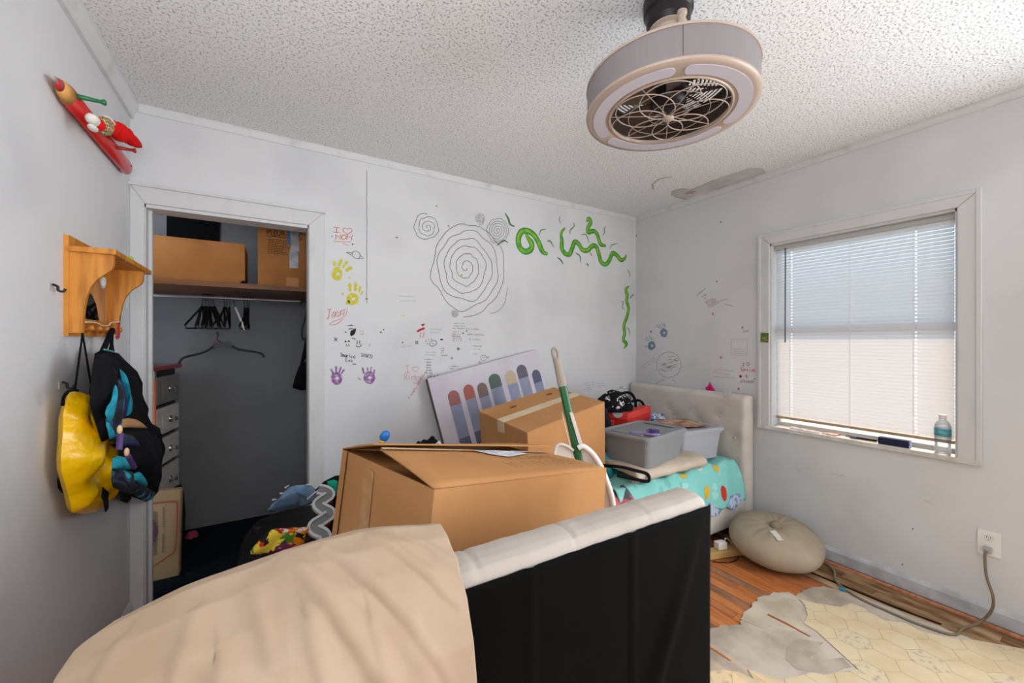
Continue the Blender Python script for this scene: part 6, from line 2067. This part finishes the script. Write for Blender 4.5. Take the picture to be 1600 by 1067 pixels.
tag(MB().tube(smooth_path([(sc.x + 0.22, sc.y + 0.20, sc.z + 0.02), (sc.x + 0.28, sc.y + 0.19, sc.z + 0.045), (sc.x + 0.36, sc.y + 0.20, sc.z + 0.03), (sc.x + 0.43, sc.y + 0.22, sc.z - 0.03)]), 0.010, 8).make('black_belt', BLACK, smooth=True), 'black belt curving over the teal cloth near headboard', 'belt')
tag(MB().lump((sc.x - 0.13, sc.y + 0.12, 0.5), (0.06, 0.10, sc.z - 0.46), 7, 0.12, 2, 28, 18).make('purple_bag', mat('dark_purple_nylon', '1b1426', 0.6, 0.2, color2='35245a', nscale=5, lo=0.5, hi=0.7), smooth=True, weld=True), 'dark purple bag squeezed between carton and red box', 'bag')
tag(MB().lump((1.75, 1.95, 0.58), (0.05, 0.06, 0.07), 17, 0.2, 2).make('beige_cap', mat('beige_felt', '9c8a78', 0.9, 0.1), smooth=True, weld=True), 'beige cloth lump between the carton and front bin', 'cloth')

# ------------------------------------------------------------------ things behind the open carton
tag(MB().lump((0.60, 1.72, 0.62), (0.16, 0.12, 0.245), 5, 0.18, 2.2).make('black_clothes', BLACK, smooth=True, weld=True), 'black clothes showing above the back of the open carton', 'clothes')
tag(MB().lump((0.60, 1.60, 0.62), (0.055, 0.04, 0.262), 8, 0.1, 2).make('white_clothes', mat('white_cotton', 'd0d0d2', 0.9, 0.1), smooth=True, weld=True), 'small white cloth in front of the black clothes', 'clothes')
hc_ = thing('storage_crate', 'dark crate under clothes behind the open carton', 'crate', (0.58, 1.72, 0.0))
MB().box((0.40, 1.60, 0.0), (0.80, 1.85, 0.62)).make('crate_body', CARD_DK, hc_)
bt_ = thing('blue_toy', 'blue rounded toy paddle above the back corner of open carton', 'toy', tuple(at(600, 690, 'y', 1.55)))
MB().puff([at(*p, 'y', 1.55) for p in [(594, 688), (593, 681), (598, 674), (605, 672), (609, 676), (609, 683), (604, 689), (598, 691)]], (0, -1, 0.3), 0.014, 0.012, 6).make('toy_head', mat('toy_blue', '1f6fc0', 0.35, 0.5), bt_, smooth=True)
MB().puff([at(*p, 'y', 1.54) for p in [(592, 687), (602, 690), (599, 694), (592, 694)]], (0, -1, 0.3), 0.012, 0.010, 4).make('toy_neck', mat('toy_neck_yellow', 'd9a93a', 0.4, 0.4), bt_, smooth=True)
tb2 = MB().tube([at(597, 692, 'y', 1.55), at(597, 700, 'y', 1.55), Vector((at(597, 700, 'y', 1.55).x, 1.62, 0.60))], 0.012, 8)
tb2.make('toy_handle', mat('toy_blue', '1f6fc0', 0.35, 0.5), bt_, smooth=True)

# ------------------------------------------------------------------ black-backed bed board in front
bd = thing('bed_board', 'upright padded white bed board with black fabric back in front', 'headboard', (0.41, 0.62, 0.0))
BX0, BX1, BYf, BYb = -0.10, 0.925, 0.600, 0.690
PADM = mat('board_pad_cream', 'c0b7ae', 0.55, 0.2, color2='b3a99f', nscale=6)


def pad_fn(u, v):
    x = BX0 + (BX1 - BX0) * u
    # cross-section: up the back face, over the rounded top, down a short way on the front
    pr_ = [(BYb, 0.30), (BYb, 0.60), (BYb, 0.90), (BYb - 0.006, 0.922), (BYb - 0.022, 0.932), (BYb - 0.045, 0.935), (BYf + 0.022, 0.932), (BYf + 0.008, 0.926), (BYf + 0.002, 0.912), (BYf, 0.89)]
    t = v * (len(pr_) - 1)
    i = min(int(t), len(pr_) - 2)
    f = t - i
    y = pr_[i][0] * (1 - f) + pr_[i + 1][0] * f
    z = pr_[i][1] * (1 - f) + pr_[i + 1][1] * f
    # upholstery seams every quarter of a metre and soft wrinkles between them
    s = (x - 0.925) / 0.208
    q = abs(s - round(s)) * 0.208
    if i >= 2:
        z -= 0.005 * math.exp(-(q / 0.004) ** 2)
        z += 0.0022 * noise.noise(Vector((x * 28, y * 12, 2)))
    e = max(0, (x - (BX1 - 0.03)) / 0.03)
    if i >= 2:
        z -= 0.016 * e * e
    return Vector((x, y, z))


MB().grid(pad_fn, 160, 36).make('pad', PADM, bd, smooth=True)
MB().box((BX0, BYf + 0.012, 0.02), (BX1 - 0.004, BYb - 0.002, 0.90)).make('core', PADM, bd, bevel=0.006)
BF = mat('dust_cover_black', '060606', 0.8, 0.06, color2='0a0a09', nscale=5, bump=0.15, bscale=500)


def cover_fn(u, v):
    x = BX0 + 0.01 + (BX1 + 0.004 - BX0 - 0.01) * u
    z = 0.02 + 0.885 * v
    y = BYf + 0.002 + 0.004 * noise.noise(Vector((x * 3.0, z * 2.0, 4)))
    # long slack crease from the upper right corner down to the left
    d = (x - 0.90) * 0.78 + (0.90 - z) * 0.40
    y -= 0.010 * math.exp(-(d / 0.022) ** 2) * min(1, (0.9 - z) * 5)
    y -= 0.004 * math.exp(-((x - 0.40) / 0.008) ** 2) + 0.004 * math.exp(-((x - 0.66) / 0.008) ** 2)
    return Vector((x, y - 0.004, z + 0.0015 * noise.noise(Vector((x * 30, 0, 0)))))


MB().grid(cover_fn, 120, 70).make('back_cover', BF, bd, smooth=True, solid=0.002, weld=True)
for x in (BX0 + 0.03, BX1 - 0.08):
    MB().box((x, BYf + 0.02, 0.0), (x + 0.05, BYb - 0.02, 0.05)).make('leg', BLACK_PL, bd)

# ------------------------------------------------------------------ cream duvet thrown over the board
FOLDS = [(0.50, 0.40, 0.80, 0.86, 0.014, 0.017), (0.60, 0.40, 0.93, 0.80, 0.012, 0.016), (0.74, 0.40, 0.98, 0.66, 0.010, 0.012), (0.42, 0.44, 0.47, 0.64, 0.014, 0.010),
         (0.55, 0.58, 0.62, 0.86, 0.015, 0.014), (0.30, 0.46, 0.24, 0.74, 0.014, 0.011), (0.16, 0.44, 0.06, 0.70, 0.012, 0.010), (0.70, 0.62, 0.76, 0.88, 0.012, 0.011), (0.86, 0.42, 0.96, 0.52, 0.008, 0.008), (0.36, 0.60, 0.40, 0.86, 0.016, 0.012)]


def duv(u, v):
    # u along the board (left to right), v from the far side over the top to the near side
    x = -0.215 + 0.470 * u
    ks = [(0, 0.945), (0.10, 0.966), (0.25, 0.984), (0.5, 1.006), (0.8, 1.003), (1.0, 0.990)]
    for (a0, b0), (a1, b1) in zip(ks, ks[1:]):
        if u <= a1 + 1e-6:
            f0 = (u - a0) / (a1 - a0)
            top = b0 + (b1 - b0) * f0
            break
    lft = max(0, 1 - u / 0.22)
    path = [(0.735, 0.80), (0.738, 0.88), (0.728, 0.945), (0.700, 0.985), (0.655, 1.0), (0.610, 0.992), (0.565, 0.968), (0.530, 0.930), (0.505, 0.88), (0.492, 0.82), (0.490, 0.74), (0.495, 0.64)]
    t = v * (len(path) - 1)
    i = min(int(t), len(path) - 2)
    f = t - i
    f = f * f * (3 - 2 * f) * 0.35 + f * 0.65
    y = path[i][0] * (1 - f) + path[i + 1][0] * f
    z = path[i][1] * (1 - f) + path[i + 1][1] * f + (top - 1.0)
    fr = max(0.0, min(1.0, (0.69 - y) / 0.12))
    # the right-hand corner is thinner and lies on the board; the left end is a plump roll
    thin = max(0, (u - 0.55) / 0.45)
    y += 0.028 * thin * fr
    z -= 0.018 * thin * (1 - fr) * 0
    # folds fanning from the top down to the right
    ph = x * 34 - (0.70 - y) * 62 + 1.2 * noise.noise(Vector((x * 5, y * 5, 0)))
    amp = 0.003 * fr * (0.25 + 1.1 * u)
    k = max(0, math.sin(ph)) ** 5
    z += amp * k
    y -= amp * k * 0.8
    n1 = noise.noise(Vector((x * 6.5, y * 6.5, z * 5))) * 0.012 + noise.noise(Vector((x * 17, y * 13, z * 11))) * 0.0045
    z += n1 * 0.8
    y -= n1 * fr
    for (ua, va, ub, vb, wd, am) in FOLDS:
        ex, ey = (ub - ua) * 0.47, (vb - va) * 0.62
        gx, gy = (u - ua) * 0.47, (v - va) * 0.62
        l2 = ex * ex + ey * ey
        tt = max(0.0, min(1.0, (gx * ex + gy * ey) / l2))
        dx_, dy_ = gx - ex * tt, gy - ey * tt
        sgn = 1 if ex * dy_ - ey * dx_ > 0 else -1
        dd_ = math.hypot(dx_, dy_)
        # steep on one side of the fold, gently hollow on the other
        h_ = am * math.sin(PI * min(1, 0.15 + 0.85 * tt)) ** 0.5 * (math.exp(-math.sqrt(dd_ * dd_ + (wd * 0.25) ** 2) / (wd * (1.05 - 0.5 * math.tanh(sgn * dd_ / (wd * 0.5))))) - 0.5 * math.exp(-(dd_ / (wd * 3.2)) ** 2))
        z += h_ * 0.9
        y -= h_ * 0.55 * fr
    # rounded left end
    x += 0.028 * lft ** 2 * (1 - min(1, abs(v - 0.42) * 2.2))* -1 + 0.05 * lft ** 3
    # hem corner reaches out a little at the top right
    return Vector((x, y, z))


dvt = MB().grid(duv, 190, 170)
o = dvt.make('duvet', mat('duvet_cream', 'b8a28c', 0.9, 0.1, color2='a68e75', nscale=4.5, lo=0.35, hi=0.7, bump=0.12, bscale=420, bdist=0.0008), None, smooth=True, solid=0.012, weld=True)
tag(o, 'crumpled cream duvet thrown over the left end of bed board', 'duvet')

# ------------------------------------------------------------------ floor cushion and power strip
cu_ = thing('floor_cushion', 'round beige floor cushion with a button leaning by the wall', 'cushion', (2.56, 1.27, 0.0))
CUS = mat('cushion_canvas', 'a99b86', 0.9, 0.1, color2='98897a', nscale=4, bump=0.2, bscale=160)
cc = Vector((2.595, 1.255, 0.122))
cr = Matrix.Rotation(math.radians(6), 3, 'X') @ Matrix.Rotation(math.radians(-7), 3, 'Y')


def cus(u, v):
    a, b = 2 * PI * u, PI * (v - 0.5)
    rr_ = math.cos(b) ** 0.75 if math.cos(b) > 0 else 0
    p = Vector((0.243 * rr_ * math.cos(a), 0.243 * rr_ * math.sin(a), 0.100 * math.copysign(abs(math.sin(b)) ** 0.9, math.sin(b))))
    r = math.hypot(p.x, p.y)
    if p.z > 0:
        p.z -= 0.022 * math.exp(-(r / 0.05) ** 2)
        p.z += 0.003 * math.sin(a * 15) * math.exp(-((r - 0.11) / 0.06) ** 2)
    p *= 1 + 0.02 * noise.noise(p * 9)
    return cc + cr @ p


MB().grid(cus, 72, 36).make('cushion_body', CUS, cu_, smooth=True, weld=True)
MB().lump(cc + cr @ Vector((0.0, 0.0, 0.088)), (0.034, 0.03, 0.03), 3, 0.08, 2, 18, 12, flat=False).make('cushion_button', mat('cushion_button', '8d8069', 0.9, 0.1), cu_, smooth=True, weld=True)
lb0 = cc + cr @ Vector((-0.10, -0.055, 0.096))
MB().obox(lb0, (0.035, 0.075, 0.003), cr @ Matrix.Rotation(-0.5, 3, 'Z') @ Matrix.Rotation(0.15, 3, 'X')).make('care_label', mat('care_label', 'cfc8be', 0.8, 0.1), cu_)
ps = thing('power_strip', 'tan power strip on the floor beside the bed rail', 'power strip', (2.36, 1.47, 0.0))
rz = Matrix.Rotation(-0.30, 3, 'Z')
MB().obox((2.37, 1.445, 0.022), (0.26, 0.065, 0.040), rz).make('strip_body', mat('strip_tan', 'b99a62', 0.6, 0.2), ps, bevel=0.004)
ad = thing('charger', 'white plug charger standing on the tan power strip', 'charger', (2.36, 1.455, 0.0425))
MB().obox((2.365, 1.452, 0.064), (0.062, 0.045, 0.042), rz).make('charger_body', WHITE_PL, ad, bevel=0.005)
MB().tube(smooth_path([(2.395, 1.445, 0.07), (2.43, 1.46, 0.085), (2.47, 1.455, 0.06), (2.49, 1.44, 0.012)]), 0.003, 6).make('charger_lead', WHITE_PL, ad, smooth=True)
tag(MB().tube(smooth_path([(2.25, 1.43, 0.004), (2.33, 1.375, 0.004), (2.42, 1.375, 0.004), (2.47, 1.42, 0.004)]), 0.003, 6).make('thin_cable', BLACK_PL, smooth=True), 'thin black cable curling on floor before the power strip', 'cable')
